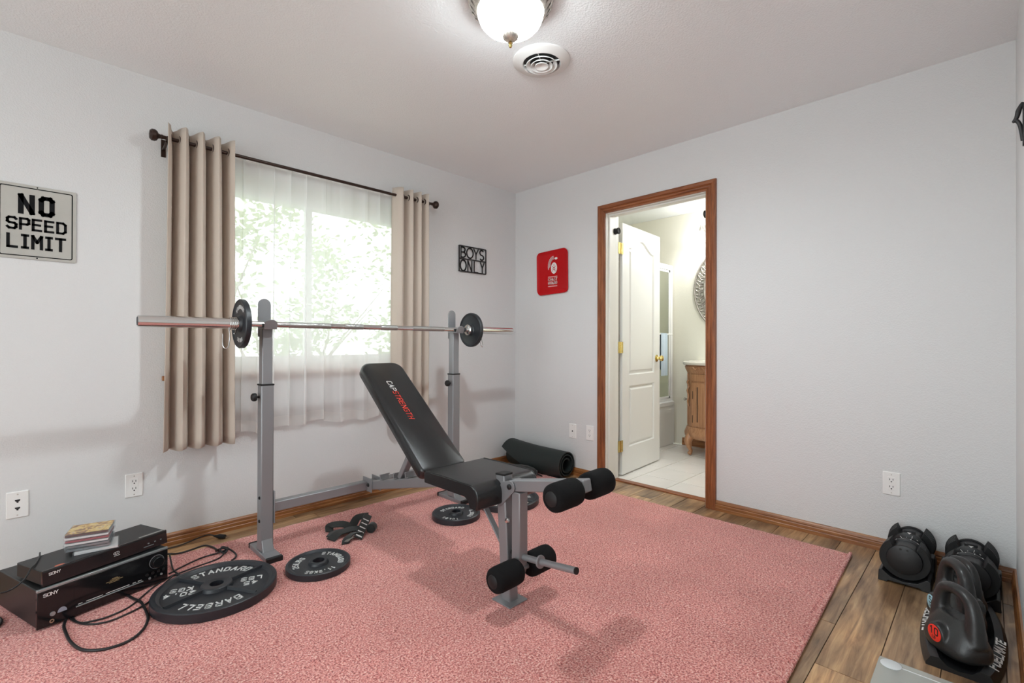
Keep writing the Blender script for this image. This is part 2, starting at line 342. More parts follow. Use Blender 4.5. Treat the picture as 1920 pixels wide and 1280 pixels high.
# stroke lettering: polylines in a box 0.6 wide and 1 high
def arc(cx, cy, rx, ry, a0, a1, n=12): return [(cx+rx*math.cos(math.radians(a0+(a1-a0)*i/n)), cy+ry*math.sin(math.radians(a0+(a1-a0)*i/n))) for i in range(n+1)]
c_ = 0.12
def _S(w=0.6): return [(w, 0.88), (w-c_, 1), (c_, 1), (0, 0.88), (0, 0.62), (c_, 0.52), (w-c_, 0.48), (w, 0.38), (w, c_), (w-c_, 0), (c_, 0), (0, c_)]
_O = [(c_, 0), (0.6-c_, 0), (0.6, c_), (0.6, 1-c_), (0.6-c_, 1), (c_, 1), (0, 1-c_), (0, c_), (c_, 0)]
GL = {'A': [[(0,0),(0.3,1),(0.6,0)],[(0.12,0.36),(0.48,0.36)]], 'B': [[(0,0),(0,1),(0.46,1),(0.56,0.9),(0.56,0.62),(0.46,0.53),(0,0.53)],[(0.46,0.53),(0.6,0.42),(0.6,0.1),(0.5,0),(0,0)]],
 'C': [[(0.6,0.85),(0.6-c_,1),(c_,1),(0,1-c_),(0,c_),(c_,0),(0.6-c_,0),(0.6,0.15)]], 'D': [[(0,0),(0,1),(0.42,1),(0.6,0.84),(0.6,0.16),(0.42,0),(0,0)]],
 'E': [[(0.56,1),(0,1),(0,0),(0.56,0)],[(0,0.52),(0.48,0.52)]], 'F': [[(0.56,1),(0,1),(0,0)],[(0,0.52),(0.48,0.52)]],
 'G': [[(0.6,0.85),(0.6-c_,1),(c_,1),(0,1-c_),(0,c_),(c_,0),(0.6-c_,0),(0.6,c_),(0.6,0.48),(0.34,0.48)]], 'H': [[(0,0),(0,1)],[(0.6,0),(0.6,1)],[(0,0.5),(0.6,0.5)]],
 'I': [[(0.3,0),(0.3,1)],[(0.06,1),(0.54,1)],[(0.06,0),(0.54,0)]], 'K': [[(0,0),(0,1)],[(0.56,1),(0.04,0.48),(0.6,0)]], 'L': [[(0,1),(0,0),(0.56,0)]],
 'M': [[(0,0),(0,1),(0.3,0.5),(0.6,1),(0.6,0)]], 'N': [[(0,0),(0,1),(0.6,0),(0.6,1)]], 'O': [_O], 'P': [[(0,0),(0,1),(0.48,1),(0.6,0.9),(0.6,0.56),(0.48,0.46),(0,0.46)]],
 'R': [[(0,0),(0,1),(0.48,1),(0.6,0.9),(0.6,0.58),(0.48,0.48),(0,0.48)],[(0.3,0.48),(0.6,0)]], 'S': [_S()], 'T': [[(0.3,0),(0.3,1)],[(0,1),(0.6,1)]],
 'U': [[(0,1),(0,c_),(c_,0),(0.6-c_,0),(0.6,c_),(0.6,1)]], 'W': [[(0,1),(0.15,0),(0.3,0.7),(0.45,0),(0.6,1)]], 'Y': [[(0,1),(0.3,0.5),(0.6,1)],[(0.3,0.5),(0.3,0)]],
 '0': [_O], '1': [[(0.1,0.8),(0.32,1),(0.32,0)]], '2': [[(0,0.86),(c_,1),(0.6-c_,1),(0.6,0.88),(0.6,0.6),(0,0.12),(0,0),(0.6,0)]],
 '3': [[(0,0.88),(c_,1),(0.6-c_,1),(0.6,0.88),(0.6,0.62),(0.46,0.52),(0.2,0.52)],[(0.46,0.52),(0.6,0.4),(0.6,c_),(0.6-c_,0),(c_,0),(0,c_)]],
 '4': [[(0.45,0),(0.45,1),(0,0.3),(0.6,0.3)]], '5': [[(0.56,1),(0.02,1),(0,0.56),(0.46,0.58),(0.6,0.46),(0.6,0.12),(0.48,0),(0.1,0),(0,0.1)]],
 '.': [[(0.26,0),(0.26,0.12)]], '|': [[(0.3,0),(0.3,1)]], '-': [[(0.08,0.5),(0.52,0.5)]], ' ': []}
RO = dict(GL); RO['O'] = [arc(0.32, 0.5, 0.36, 0.5, 0, 360, 24)]
RO['S'] = [arc(0.3, 0.74, 0.26, 0.26, 40, 270, 10) + arc(0.3, 0.24, 0.27, 0.24, 90, -140, 10)]
RO['B'] = [[(0,0),(0,1),(0.2,1)] + arc(0.25,0.76,0.27,0.24,90,-90,8) + [(0,0.52)], [(0.25,0.52)] + arc(0.28,0.26,0.30,0.26,90,-90,8) + [(0,0)]]
RO['D'] = [[(0,0),(0,1),(0.2,1)] + arc(0.22,0.5,0.38,0.5,90,-90,12) + [(0,0)]]
def stroke(mb, pts, th, z0, z1, T):
    for (x0, y0), (x1, y1) in zip(pts, pts[1:]):
        d = Vector((x1-x0, y1-y0));
        if d.length < 1e-6: continue
        L = d.length; d.normalize(); e = th*0.5
        a = Vector((x0, y0)) - d*e*0.9; b = Vector((x1, y1)) + d*e*0.9; nrm = Vector((-d.y, d.x))*e
        mb.prism([tuple(a-nrm), tuple(b-nrm), tuple(b+nrm), tuple(a+nrm)], z0, z1, T)
def text(mb, s, h, T, th=0.14, gap=0.3, wx=1.0, depth=0.001, glyphs=GL, slant=0.0, align='c', widths={}):
    adv = [(0.6*widths.get(c, 1)*wx + gap)*h for c in s]; tot = sum(adv) - gap*h
    x = -tot/2 if align == 'c' else 0.0
    for c, a in zip(s, adv):
        for pl in glyphs[c]:
            stroke(mb, [(x + (px*wx*widths.get(c, 1) + slant*py)*h, py*h) for px, py in pl], th*h, 0, depth, T)
        x += a
    return tot
def arctext(mb, s, h, r, amid, T, th=0.15, gap=0.28, wx=1.0, depth=0.001, slant=0.0):
    """letters on a circle of radius r (baseline), tops outward, centred on angle amid (radians)"""
    step = (0.6*wx + gap)*h/r; n = len(s)
    for i, c in enumerate(s):
        a = amid - (i-(n-1)/2)*step
        G = T @ Matrix.Rotation(a - PI/2, 4, 'Z') @ Matrix.Translation((-0.3*wx*h, r, 0))
        for pl in GL[c]: stroke(mb, [((px*wx + slant*py)*h, py*h) for px, py in pl], th*h, 0, depth, G)

# ================================================================== the setting
WX0, WX1, WZ0, WZ1 = 0.53, 2.03, 0.895, 2.055            # window opening
DY0, DY1, DZ = 1.300, 2.105, 2.085                        # door opening in the right wall
wb = MB()
wb.box((XL-0.1, YW, 0), (WX0, YW+0.16, H)).box((WX1, YW, 0), (XR+0.12, YW+0.16, H)).box((WX0, YW, 0), (WX1, YW+0.16, WZ0)).box((WX0, YW, WZ1), (WX1, YW+0.16, H))
struct('wall_left', wb, 'wall')
wb = MB()
wb.box((XR, YF-0.1, 0), (XR+0.12, DY0, H)).box((XR, DY1, 0), (XR+0.12, YW, H)).box((XR, DY0, DZ), (XR+0.12, DY1, H))
struct('wall_right', wb, 'wall')
struct('wall_front', MB().box((XL-0.1, YF-0.1, 0), (XR, YF, H)), 'wall')
struct('wall_behind', MB().box((XL-0.1, YF, 0), (XL, YW, H)), 'wall')
struct('ceiling', MB().box((XL-0.1, YF-0.1, H), (XR+0.12, YW+0.16, H+0.1)), 'ceiling')
# bathroom shell
struct('bathroom_wall', MB().box((XB, 0.6, 0), (XB+0.1, YT+0.1, H)), 'bathwall')
struct('bathroom_wall', MB().box((XR+0.12, YT, 0), (XB, YT+0.1, H)), 'bathwall')
struct('bathroom_wall', MB().box((XR+0.12, 0.6, 0), (XB, 0.7, H)), 'bathwall')
struct('bathroom_wall', MB().box((XR+0.1201, 0.7, 0), (XR+0.125, DY0-0.02, H)).box((XR+0.1201, DY1+0.02, 0), (XR+0.125, YT, H)).box((XR+0.1201, DY0-0.02, DZ+0.02), (XR+0.125, DY1+0.02, H)), 'bathwall')
struct('bathroom_ceiling', MB().box((XR+0.12, 0.6, H+0.001), (XB+0.1, YT+0.1, H+0.1)), 'ceiling')

# plank floor: every board its own piece
fl = struct('floor', MB().box((XL-0.1, YF-0.1, -0.10), (XR+0.12, YW+0.16, -0.0035)), 'seam')
PW, PL = 0.152, 1.22
pl = MB(); b0 = 0.0016
pl.box((b0, b0, -0.006), (PL-b0, PW-b0, 0.0))
pme = pl.mesh('plank', 0)
def plank(x0, x1, y0, y1):
    if x1-x0 < 0.01 or y1-y0 < 0.01: return
    full = x1-x0 > PL-0.005 and y1-y0 > PW-0.005
    me = pme if full else MB().box((b0, b0, -0.006), (x1-x0-b0, y1-y0-b0, 0)).mesh('plank', 0)
    o = link('plank', me, 'plank', fl); o.location = (x0, y0, random.uniform(-0.0003, 0))
offs = {0: 1.86, -1: 0.62, 1: 0.95, -2: 1.52, -3: 2.84, 16: 0.35, 17: 1.25, 2: 0.45}
k = -4
for k in range(-3, 19):
    y0 = 0.415 - PW + k*PW; y1 = y0 + PW
    if y0 > YW or y1 < YF: continue
    off = offs.get(k, (k*0.47) % PL)
    x = off - PL*4
    while x < XR+0.115:
        plank(max(x, XL), min(x+PL, XR+0.115), max(y0, YF), min(y1, YW)); x += PL
# bathroom tiles
bf = struct('bathroom_floor', MB().box((XR+0.155, 0.6, -0.10), (XB, YT, -0.004)), 'grout')
TS = 0.312; tme = MB().box((0.003, 0.003, -0.006), (TS-0.003, TS-0.003, 0.0)).mesh('tile', 0)
for i in range(-1, 5):
    for j in range(-3, 5):
        x0, y0 = 3.53 + i*TS, 1.685 + j*TS
        x1, y1 = min(x0+TS, XB), min(y0+TS, 2.39); xa = max(x0, XR+0.155); ya = max(y0, 0.7)
        if x1-xa < 0.02 or y1-ya < 0.02: continue
        whole = xa == x0 and ya == y0 and x1 > x0+TS-0.001 and y1 > y0+TS-0.001
        me = tme if whole else MB().box((0.003, 0.003, -0.006), (x1-xa-0.003, y1-ya-0.003, 0)).mesh('tile', 0)
        o = link('tile', me, 'tile', bf, 0.002); o.location = (xa, ya, 0)

# mouldings
BP = [(0, 0), (0.016, 0), (0.016, 0.018), (0.0135, 0.021), (0.0135, 0.036), (0.0105, 0.041), (0.0125, 0.046), (0.011, 0.054), (0.006, 0.062), (0, 0.0635)]   # baseboard section (out, up)
def baseboard(name, p0, p1, out, material, hscale=1.0):
    p0, p1, out = Vector(p0), Vector(p1), Vector(out)
    mb = MB(); mb.loft([[p + out*a + Vector((0, 0, z*hscale)) for a, z in BP] for p in (p0, p1)], True, True)
    return struct(name, mb, material, smooth=20)
baseboard('baseboard_left', (XL, YW, 0), (XR, YW, 0), (0, -1, 0), 'oak_x')
baseboard('baseboard_right', (XR, YF, 0), (XR, 1.247, 0), (-1, 0, 0), 'oak_y')
baseboard('corner_baseboard', (XR, 2.168, 0), (XR, YW, 0), (-1, 0, 0), 'oak_y')
baseboard('baseboard_front', (XL, YF, 0), (XR, YF, 0), (0, 1, 0), 'oak_x')
baseboard('bathroom_baseboard', (XB, 2.0, 0), (XB, 2.30, 0), (-1, 0, 0), 'oak_y', 1.2)
# door casing, three mitred lengths of moulding (section: across, out)
CP = [(0, 0), (0, 0.011), (0.010, 0.013), (0.014, 0.010), (0.020, 0.015), (0.030, 0.016), (0.036, 0.012), (0.042, 0.018), (0.056, 0.020), (0.066, 0.016), (0.068, 0)]
cs = sroot('trim_1', (XR, 1.7, 0))
def casing(name, a, b, outw, ma, mb_, material):
    """a, b: inner corner points (y, z); outw: unit (y, z) pointing away from the opening; ma, mb_: mitre direction at each end"""
    mb = MB(); rings = []
    for (y, z), mi in ((a, ma), (b, mb_)):
        rings.append([(XR - o, y + outw[0]*w + mi[0]*w, z + outw[1]*w + mi[1]*w) for w, o in CP])
    mb.loft(rings, True, True); return part(cs, name, mb, material, smooth=20)
CY0, CY1, CZ = 1.311, 2.090, 2.070
casing('side_casing', (CY0, 0), (CY0, CZ), (-1, 0), (0, 0), (0, 1), 'cas_z')
casing('side_casing', (CY1, 0), (CY1, CZ), (1, 0), (0, 0), (0, 1), 'cas_z')
casing('head_casing', (CY0, CZ), (CY1, CZ), (0, 1), (-1, 0), (1, 0), 'cas_y')
struct('trim_2', MB().box((XR+0.095, 1.322, -0.002), (XR+0.155, 2.083, 0.009)), 'cas_y', bevel=0.003)      # wooden threshold strip

# ------------------------------------------------------------------ door with jambs
dr = sroot('door_1', (XR+0.2, 2.08, 0))
jb = MB()
jb.box((XR-0.001, 2.084, 0), (XR+0.13, 2.104, DZ)).box((XR-0.001, 1.301, 0), (XR+0.13, 1.317, DZ)).box((XR-0.001, 1.317, 2.066), (XR+0.13, 2.084, DZ))
part(dr, 'frame', jb, 'jamb', 0.002)
st = MB()
st.box((XR+0.028, 2.072, 0.0), (XR+0.078, 2.084, 2.054)).box((XR+0.028, 1.317, 0), (XR+0.078, 1.329, 2.054)).box((XR+0.028, 1.317, 2.054), (XR+0.078, 2.084, 2.066))
part(dr, 'door_stop', st, 'jamb', 0.002)
# leaf, built in its own plane: x along the leaf (0..0.70), y up, z towards the viewer
LW, LH, LT = 0.70, 2.03, 0.035
def offset_poly(P, d):
    n = len(P); out = []
    for i in range(n):
        a, b, c = Vector(P[i-1]), Vector(P[i]), Vector(P[(i+1) % n])
        e1 = (b-a).normalized(); e2 = (c-b).normalized(); n1 = Vector((-e1.y, e1.x)); n2 = Vector((-e2.y, e2.x))
        m = (n1+n2).normalized(); out.append(tuple(b + m*d/max(0.3, m.dot(n1))))
    return out
x0, x1 = 0.115, LW-0.115
arch = []
for i in range(21):
    t = i/20; s = 0.5-0.5*math.cos(2*PI*t); arch.append((x1 + (x0-x1)*t, 1.845 + 0.085*(s**1.25)))
pan1 = [(x0, 0.80), (x1, 0.80)] + arch
pan2 = [(x0, 0.21), (x1, 0.21), (x1, 0.71), (x0, 0.71)]
leafM = Tm((XR+0.235, 2.088, 0.012), 0, 0, math.radians(3.6)) @ Matrix.Rotation(PI/2, 4, 'X')      # z of the leaf plane -> -Y (towards the viewer)
lf = MB()
outer = [(0, 0), (LW, 0), (LW, LH), (0, LH)]
pts = [Vector(p) for p in outer + pan1 + pan2]
def loop_edges(k, n): return [(k+i, k+(i+1) % n) for i in range(n)]
n1, n2 = len(pan1), len(pan2)
faces = [list(range(4)), list(range(4, 4+n1)), list(range(4+n1, 4+n1+n2))]
cv, ce, cf, ov, oe, of = delaunay_2d_cdt(pts, loop_edges(0, 4) + loop_edges(4, n1) + loop_edges(4+n1, n2), faces, 0, 1e-6)
lf.add([(p.x, p.y, 0) for p in cv], [f for f, o in zip(cf, of) if o == [0]], leafM)
lf.add([(x, y, -LT) for x, y in outer] + [(x, y, 0) for x, y in outer], [(3,2,1,0), (0,1,5,4), (1,2,6,5), (2,3,7,6), (3,0,4,7)], leafM)
leaf = part(dr, 'door_leaf', lf, 'white', smooth=0)
for pan in (pan1, pan2):
    pb = MB(); r1 = offset_poly(pan, 0.008); r2 = offset_poly(pan, 0.017); r3 = offset_poly(pan, 0.036)
    pb.loft([[(x, y, z) for x, y in r] for r, z in ((pan, 0), (r1, -0.015), (r2, -0.015), (r3, -0.002))], True, False, leafM)
    pb.add([(x, y, -0.002) for x, y in r3], [tuple(range(len(r3)))], leafM)
    part(leaf, 'door_panel', pb, 'white', smooth=25)
for z in (1.83, 1.038, 0.247):
    hb = MB(); hb.box((XR+0.165, 2.0815, z-0.045), (XR+0.20, 2.0845, z+0.045))
    hb.box((XR+0.211, 2.0815, z-0.045), (XR+0.236, 2.0845, z+0.045))
    for q in range(5): hb.cyl((XR+0.2055, 2.080, z-0.045+q*0.018), (XR+0.2055, 2.080, z-0.0285+q*0.018), 0.006, 12)
    h = part(dr, 'hinge', hb, 'brass')
    sc = MB()
    for zz in (-0.03, 0.0, 0.03): sc.cyl((XR+0.225, 2.0816, z+zz), (XR+0.225, 2.0802, z+zz), 0.004, 10)
    part(h, 'screw', sc, 'brass')
part(dr, 'hinge_jamb', MB().box((XR+0.128, 2.084, 0), (XR+0.170, 2.100, DZ)), 'jamb', 0.002)
kb = MB(); KT = leafM @ Tm((LW-0.065, 0.925, 0))
kb.lathe([(0.0, 0), (0.032, 0), (0.032, 0.004), (0.016, 0.010), (0.011, 0.026), (0.022, 0.034), (0.027, 0.046), (0.024, 0.058), (0.012, 0.064), (0, 0.065)], 24, KT)
part(dr, 'door_knob', kb, 'brass')

# ------------------------------------------------------------------ window
wi = sroot('window_1', (1.28, YW+0.1, WZ0))
fr = MB(); y0, y1 = YW+0.085, YW+0.145
fr.box((WX0, y0, WZ0), (WX0+0.055, y1, WZ1)).box((WX1-0.055, y0, WZ0), (WX1, y1, WZ1)).box((WX0, y0, WZ0), (WX1, y1, WZ0+0.05)).box((WX0, y0, WZ1-0.05), (WX1, y1, WZ1))
part(wi, 'frame', fr, 'plastic', 0.004)
for xa, xb, yo in ((WX0+0.055, 1.30, 0.012), (1.26, WX1-0.055, 0.036)):
    sb = MB(); ya, yb = y0+yo, y0+yo+0.022; t = 0.042; za, zb = WZ0+0.05, WZ1-0.05
    sb.box((xa, ya, za), (xa+t, yb, zb)).box((xb-t, ya, za), (xb, yb, zb)).box((xa+t, ya, za), (xb-t, yb, za+t)).box((xa+t, ya, zb-t), (xb-t, yb, zb))
    s = part(wi, 'sash', sb, 'plastic', 0.003)
    part(s, 'pane', MB().box((xa+t, ya+0.009, za+t), (xb-t, ya+0.013, zb-t)), 'pane')
sl = MB(); sl.box((WX0-0.055, YW-0.018, WZ0-0.026), (WX1+0.055, YW+0.0001, WZ0)).box((WX0+0.001, YW, WZ0-0.02), (WX1-0.001, YW+0.085, WZ0+0.002))
part(wi, 'sill', sl, 'oak_x', 0.004)
part(wi, 'apron', MB().box((WX0-0.03, YW-0.010, WZ0-0.050), (WX1+0.03, YW, WZ0-0.026)), 'oak_x', 0.003)

# ------------------------------------------------------------------ outside the window
struct('lawn', MB().box((-9, YW+0.2, -0.5), (13, 16, -0.4)), 'grass')
struct('eave', MB().add([(-1.5, YW+0.16, 2.42), (4.2, YW+0.16, 2.42), (4.2, YW+1.15, 2.22), (-1.5, YW+1.15, 2.22), (-1.5, YW+0.16, 2.52), (4.2, YW+0.16, 2.52), (4.2, YW+1.15, 2.42), (-1.5, YW+1.15, 2.42)],
       [(0,3,2,1),(4,5,6,7),(0,1,5,4),(1,2,6,5),(2,3,7,6),(3,0,4,7)]), 'jamb')
def shrub(label, x, y, h, w, n, seed):
    r = random.Random(seed); t = thing('leafy_tree', label, 'tree', (x, y, -0.4), 'greenery beyond the sheer curtain')
    br = MB()
    for k in range(7):
        a = r.uniform(0, 2*PI); P = [Vector((x, y, -0.4))]
        d = Vector((math.cos(a)*r.uniform(.15, .7), math.sin(a)*r.uniform(.15, .5), 1)).normalized()
        for q in range(5): P.append(P[-1] + d*h*0.19); d = (d + Vector((r.uniform(-.35, .35), r.uniform(-.35, .35), 0))).normalized()
        br.tube(P, [0.035, 0.03, 0.024, 0.018, 0.012, 0.006], 6)
    part(t, 'branches', br, 'bark')
    lv = MB(); cl = [(x + r.gauss(0, w*0.42), y + r.gauss(0, w*0.28), r.uniform(-0.2, h)) for _ in range(26)]
    for k in range(n):
        cx, cy, cz = r.choice(cl); p = Vector((cx + r.gauss(0, .2), cy + r.gauss(0, .2), cz + r.gauss(0, .18)))
        s = r.uniform(.05, .10); T = Matrix.Translation(p) @ Matrix.Rotation(r.uniform(0, 6.3), 4, 'Z') @ Matrix.Rotation(r.uniform(-.9, .9), 4, 'X') @ Matrix.Rotation(r.uniform(-.9, .9), 4, 'Y')
        lv.add([(0, 0, 0), (s*.45, s*.6, s*.1), (0, s*1.5, 0), (-s*.45, s*.6, s*.1)], [(0, 1, 2), (0, 2, 3)], T)
    o = part(t, 'foliage', lv, 'leaf', smooth=0); o['kind'] = 'stuff'
shrub('leafy green tree outside, behind the left half of the window', 0.7, 6.2, 3.0, 1.35, 2600, 1)
shrub('leafy green tree outside, behind the middle of the window', 2.7, 7.4, 3.1, 1.35, 2600, 2)
shrub('leafy green tree outside, behind the right half of the window', 4.7, 6.2, 2.6, 1.5, 2800, 3)

# ================================================================== rug
rg = thing('rug', 'red and pink mottled pile rug covering most of the plank floor', 'rug', (1.2, 1.6, 0.0))
A, B, C, D = (-0.42, 0.395), (2.927, 0.500), (2.930, 2.886), (-0.42, 2.880)
nx, ny = 150, 108; rb = MB(); vs = []
for j in range(ny+1):
    for i in range(nx+1):
        u, v = i/nx, j/ny
        x = (A[0]*(1-u)+B[0]*u)*(1-v) + (D[0]*(1-u)+C[0]*u)*v; y = (A[1]*(1-u)+B[1]*u)*(1-v) + (D[1]*(1-u)+C[1]*u)*v
        e = min(i, nx-i, j, ny-j)
        z = 0.0135 + random.gauss(0, 0.0009) if e > 0 else 0.006
        if e == 0 and (i == nx or j == ny): x += random.gauss(0, 0.0022) if i == nx else 0; y += random.gauss(0, 0.0022) if j == ny else 0
        vs.append((x, y, z))
fs = [(j*(nx+1)+i, j*(nx+1)+i+1, (j+1)*(nx+1)+i+1, (j+1)*(nx+1)+i) for j in range(ny) for i in range(nx)]
rb.add(vs, fs)
bd = list(range(nx+1)) + [j*(nx+1)+nx for j in range(1, ny+1)] + [ny*(nx+1)+i for i in range(nx-1, -1, -1)] + [j*(nx+1) for j in range(ny-1, 0, -1)]
k = len(rb.v); rb.v += [(vs[b][0], vs[b][1], 0.0005) for b in bd]; n = len(bd)
rb.f += [(bd[i], bd[(i+1) % n], k+(i+1) % n, k+i) for i in range(n)]
part(rg, 'pile', rb, 'rug', smooth=0)
bi = MB(); P, rr = [], []
L = B[0]-A[0]; n = 420
for i in range(n+1):
    t = i/n; P.append((A[0]+(B[0]-A[0])*t, A[1]+(B[1]-A[1])*t - 0.004, 0.0095)); rr.append(0.0085 + 0.0011*math.sin(i*1.9) + random.gauss(0, 0.0004))
bi.tube(P, rr, 8); part(rg, 'bound_edge', bi, 'rug')

# ================================================================== window dressing
ZR, YR = 2.112, 2.968                                       # curtain rod height and distance
rd = thing('curtain_rod', 'dark bronze curtain rod with ball finials above the window', 'curtain rod', (1.28, YR, ZR))
part(rd, 'rod', MB().cyl((0.46, YR, ZR), (2.118, YR, ZR+0.004), 0.0095, 16), 'bronze')
FP = [(0.0, 0), (0.010, 0.0), (0.012, 0.006), (0.010, 0.012), (0.013, 0.020), (0.024, 0.026), (0.029, 0.036), (0.028, 0.048), (0.020, 0.056), (0.0, 0.059)]
part(rd, 'finial', MB().lathe(FP, 20, Tm((0.462, YR, ZR), 0, -PI/2)), 'bronze')
part(rd, 'finial', MB().lathe(FP, 20, Tm((2.112, YR, ZR+0.004), 0, PI/2)), 'bronze')
for x in (0.478, 2.085):
    b = MB(); b.tube([(x, YW, ZR-0.03), (x, YW-0.06, ZR-0.028), (x, YR, ZR-0.016)], 0.007, 10).box((x-0.010, YW-0.004, ZR-0.07), (x+0.010, YW+0.001, ZR+0.02))
    b.tube(arc(0, 0, 0.014, 0.014, 180, 360, 10) and [(x, YR+0.014*math.cos(a*PI/8), ZR+0.014*math.sin(a*PI/8)) for a in range(7, 18)], 0.004, 8)
    part(rd, 'bracket', b, 'bronze')
def curtain(label, x0, x1, folds, seed, ph, top, bot, amp, flare, warp=1.0):
    r = random.Random(seed); t = thing('curtain', label, 'curtain', ((x0+x1)/2, YR, top), 'taupe grommet curtains')
    n = folds*24; rows = 40; rings = []
    wob = [r.uniform(-1, 1) for _ in range(folds*2+2)]
    for j in range(rows+1):
        v = j/rows; z = top + (bot-top)*v; row = []
        for i in range(n+1):
            u = i/n; th = ph + u*folds*2*PI
            kk = int(u*folds*2); w = wob[min(kk, len(wob)-1)]
            s = math.sin(th); s = math.copysign(abs(s)**0.5, s); uw = u**warp
            a = amp*(1 - 0.18*v + 0.06*w*v)
            x = x0 + 0.0075*math.cos(th)*min(1, v*8+0.3) - flare*v*(1-uw) + (x1 + flare*v - x0)*uw + 0.006*math.sin(2*th)*1.0 + 0.004*w*v*math.sin(3*v+w*4)
            row.append((x, YR + s*a + 0.004*math.sin(5*v + w*3)*v, z + (0.004*math.cos(th) if j == rows else 0)))
        rings.append(row)
    mb = MB(); mb.loft(rings, False, False); o = part(t, 'cloth', mb, 'curtain', smooth=180)
    so = o.modifiers.new('solid', 'SOLIDIFY'); so.thickness = 0.003
    hm = MB(); hm.loft([[(x, y - 0.0022, z) for x, y, z in rings[j]] for j in (2, 3)], False, False)
    q = -1
    for k in range(folds*2):
        th = (k*PI - ph)/(folds*2*PI); u = th if th >= 0 else th + 1
        if not 0.02 < u < 0.98: continue
        xx = x0 + (x1-x0)*u**warp; g = MB(); g.tube([(xx + (0.002 if k % 2 else -0.002), YR + 0.024*math.cos(a*PI/10), ZR + 0.024*math.sin(a*PI/10)) for a in range(20)], 0.0042, 8, True)
        part(t, 'grommet', g, 'bronze')
    return t
curtain('taupe curtain bunched in deep folds left of the window', 0.475, 0.772, 4, 3, -PI*0.5, 2.172, 0.518, 0.060, 0.012)
curtain('taupe curtain bunched in folds right of the window', 1.800, 2.100, 4, 9, PI*0.9, 2.170, 0.500, 0.046, 0.010, 0.8)
sh = thing('sheer_curtain', 'white see-through sheer curtain hanging across the whole window', 'curtain', (1.27, 3.008, 2.1))
r = random.Random(21); n, rows = 900, 22
ks = [(r.uniform(25, 75), r.uniform(0, 6.3), r.uniform(.4, 1)) for _ in range(9)] + [(r.uniform(90, 190), r.uniform(0, 6.3), r.uniform(.3, .8)) for _ in range(8)]
off = []
for i in range(n+1):
    x = i/n*1.50; off.append(sum(a*math.sin(k*x+p)/(1+k*0.02) for k, p, a in ks)*0.0075)
def sheer_rows(z0, z1, rows, dy=0):
    R = []
    for j in range(rows+1):
        v = j/rows; z = z0 + (z1-z0)*v; g = (2.1-z)/1.55; row = []
        for i in range(n+1):
            x = 0.53 + i/n*1.50; q = 0.5 + 0.5*math.sin(8.3*x + 1.2)*math.sin(3.1*x + 0.4); ph = 58*x + 2.2*math.sin(6.5*x) + 0.5*g
            A = (0.007 + 0.024*q)*(0.72 + 0.28*g)         # gathered pleats: where A*58 > 1 the cloth overlaps itself
            row.append((x + A*math.sin(ph) + 0.6*off[(i + 37) % n], min(3.047, 3.029 + 0.010*math.cos(ph)*(0.5+0.5*g) + off[i]*0.35) + dy,
                        z + (0.012*math.sin(x*10.5+1) - 0.010*math.sin(x*28))*g))
        R.append(row)
    return R
part(sh, 'voile', MB().loft(sheer_rows(2.112, 0.622, rows), False, False), 'sheer', smooth=180)
part(sh, 'hem', MB().loft(sheer_rows(0.622, 0.560, 2), False, False), 'sheerhem', smooth=180)
part(sh, 'heading', MB().loft(sheer_rows(2.130, 2.112, 1), False, False), 'sheerhem', smooth=180)
part(sh, 'inner_rod', MB().cyl((0.52, 3.036, 2.122), (2.04, 3.036, 2.122), 0.004, 10), 'plastic')

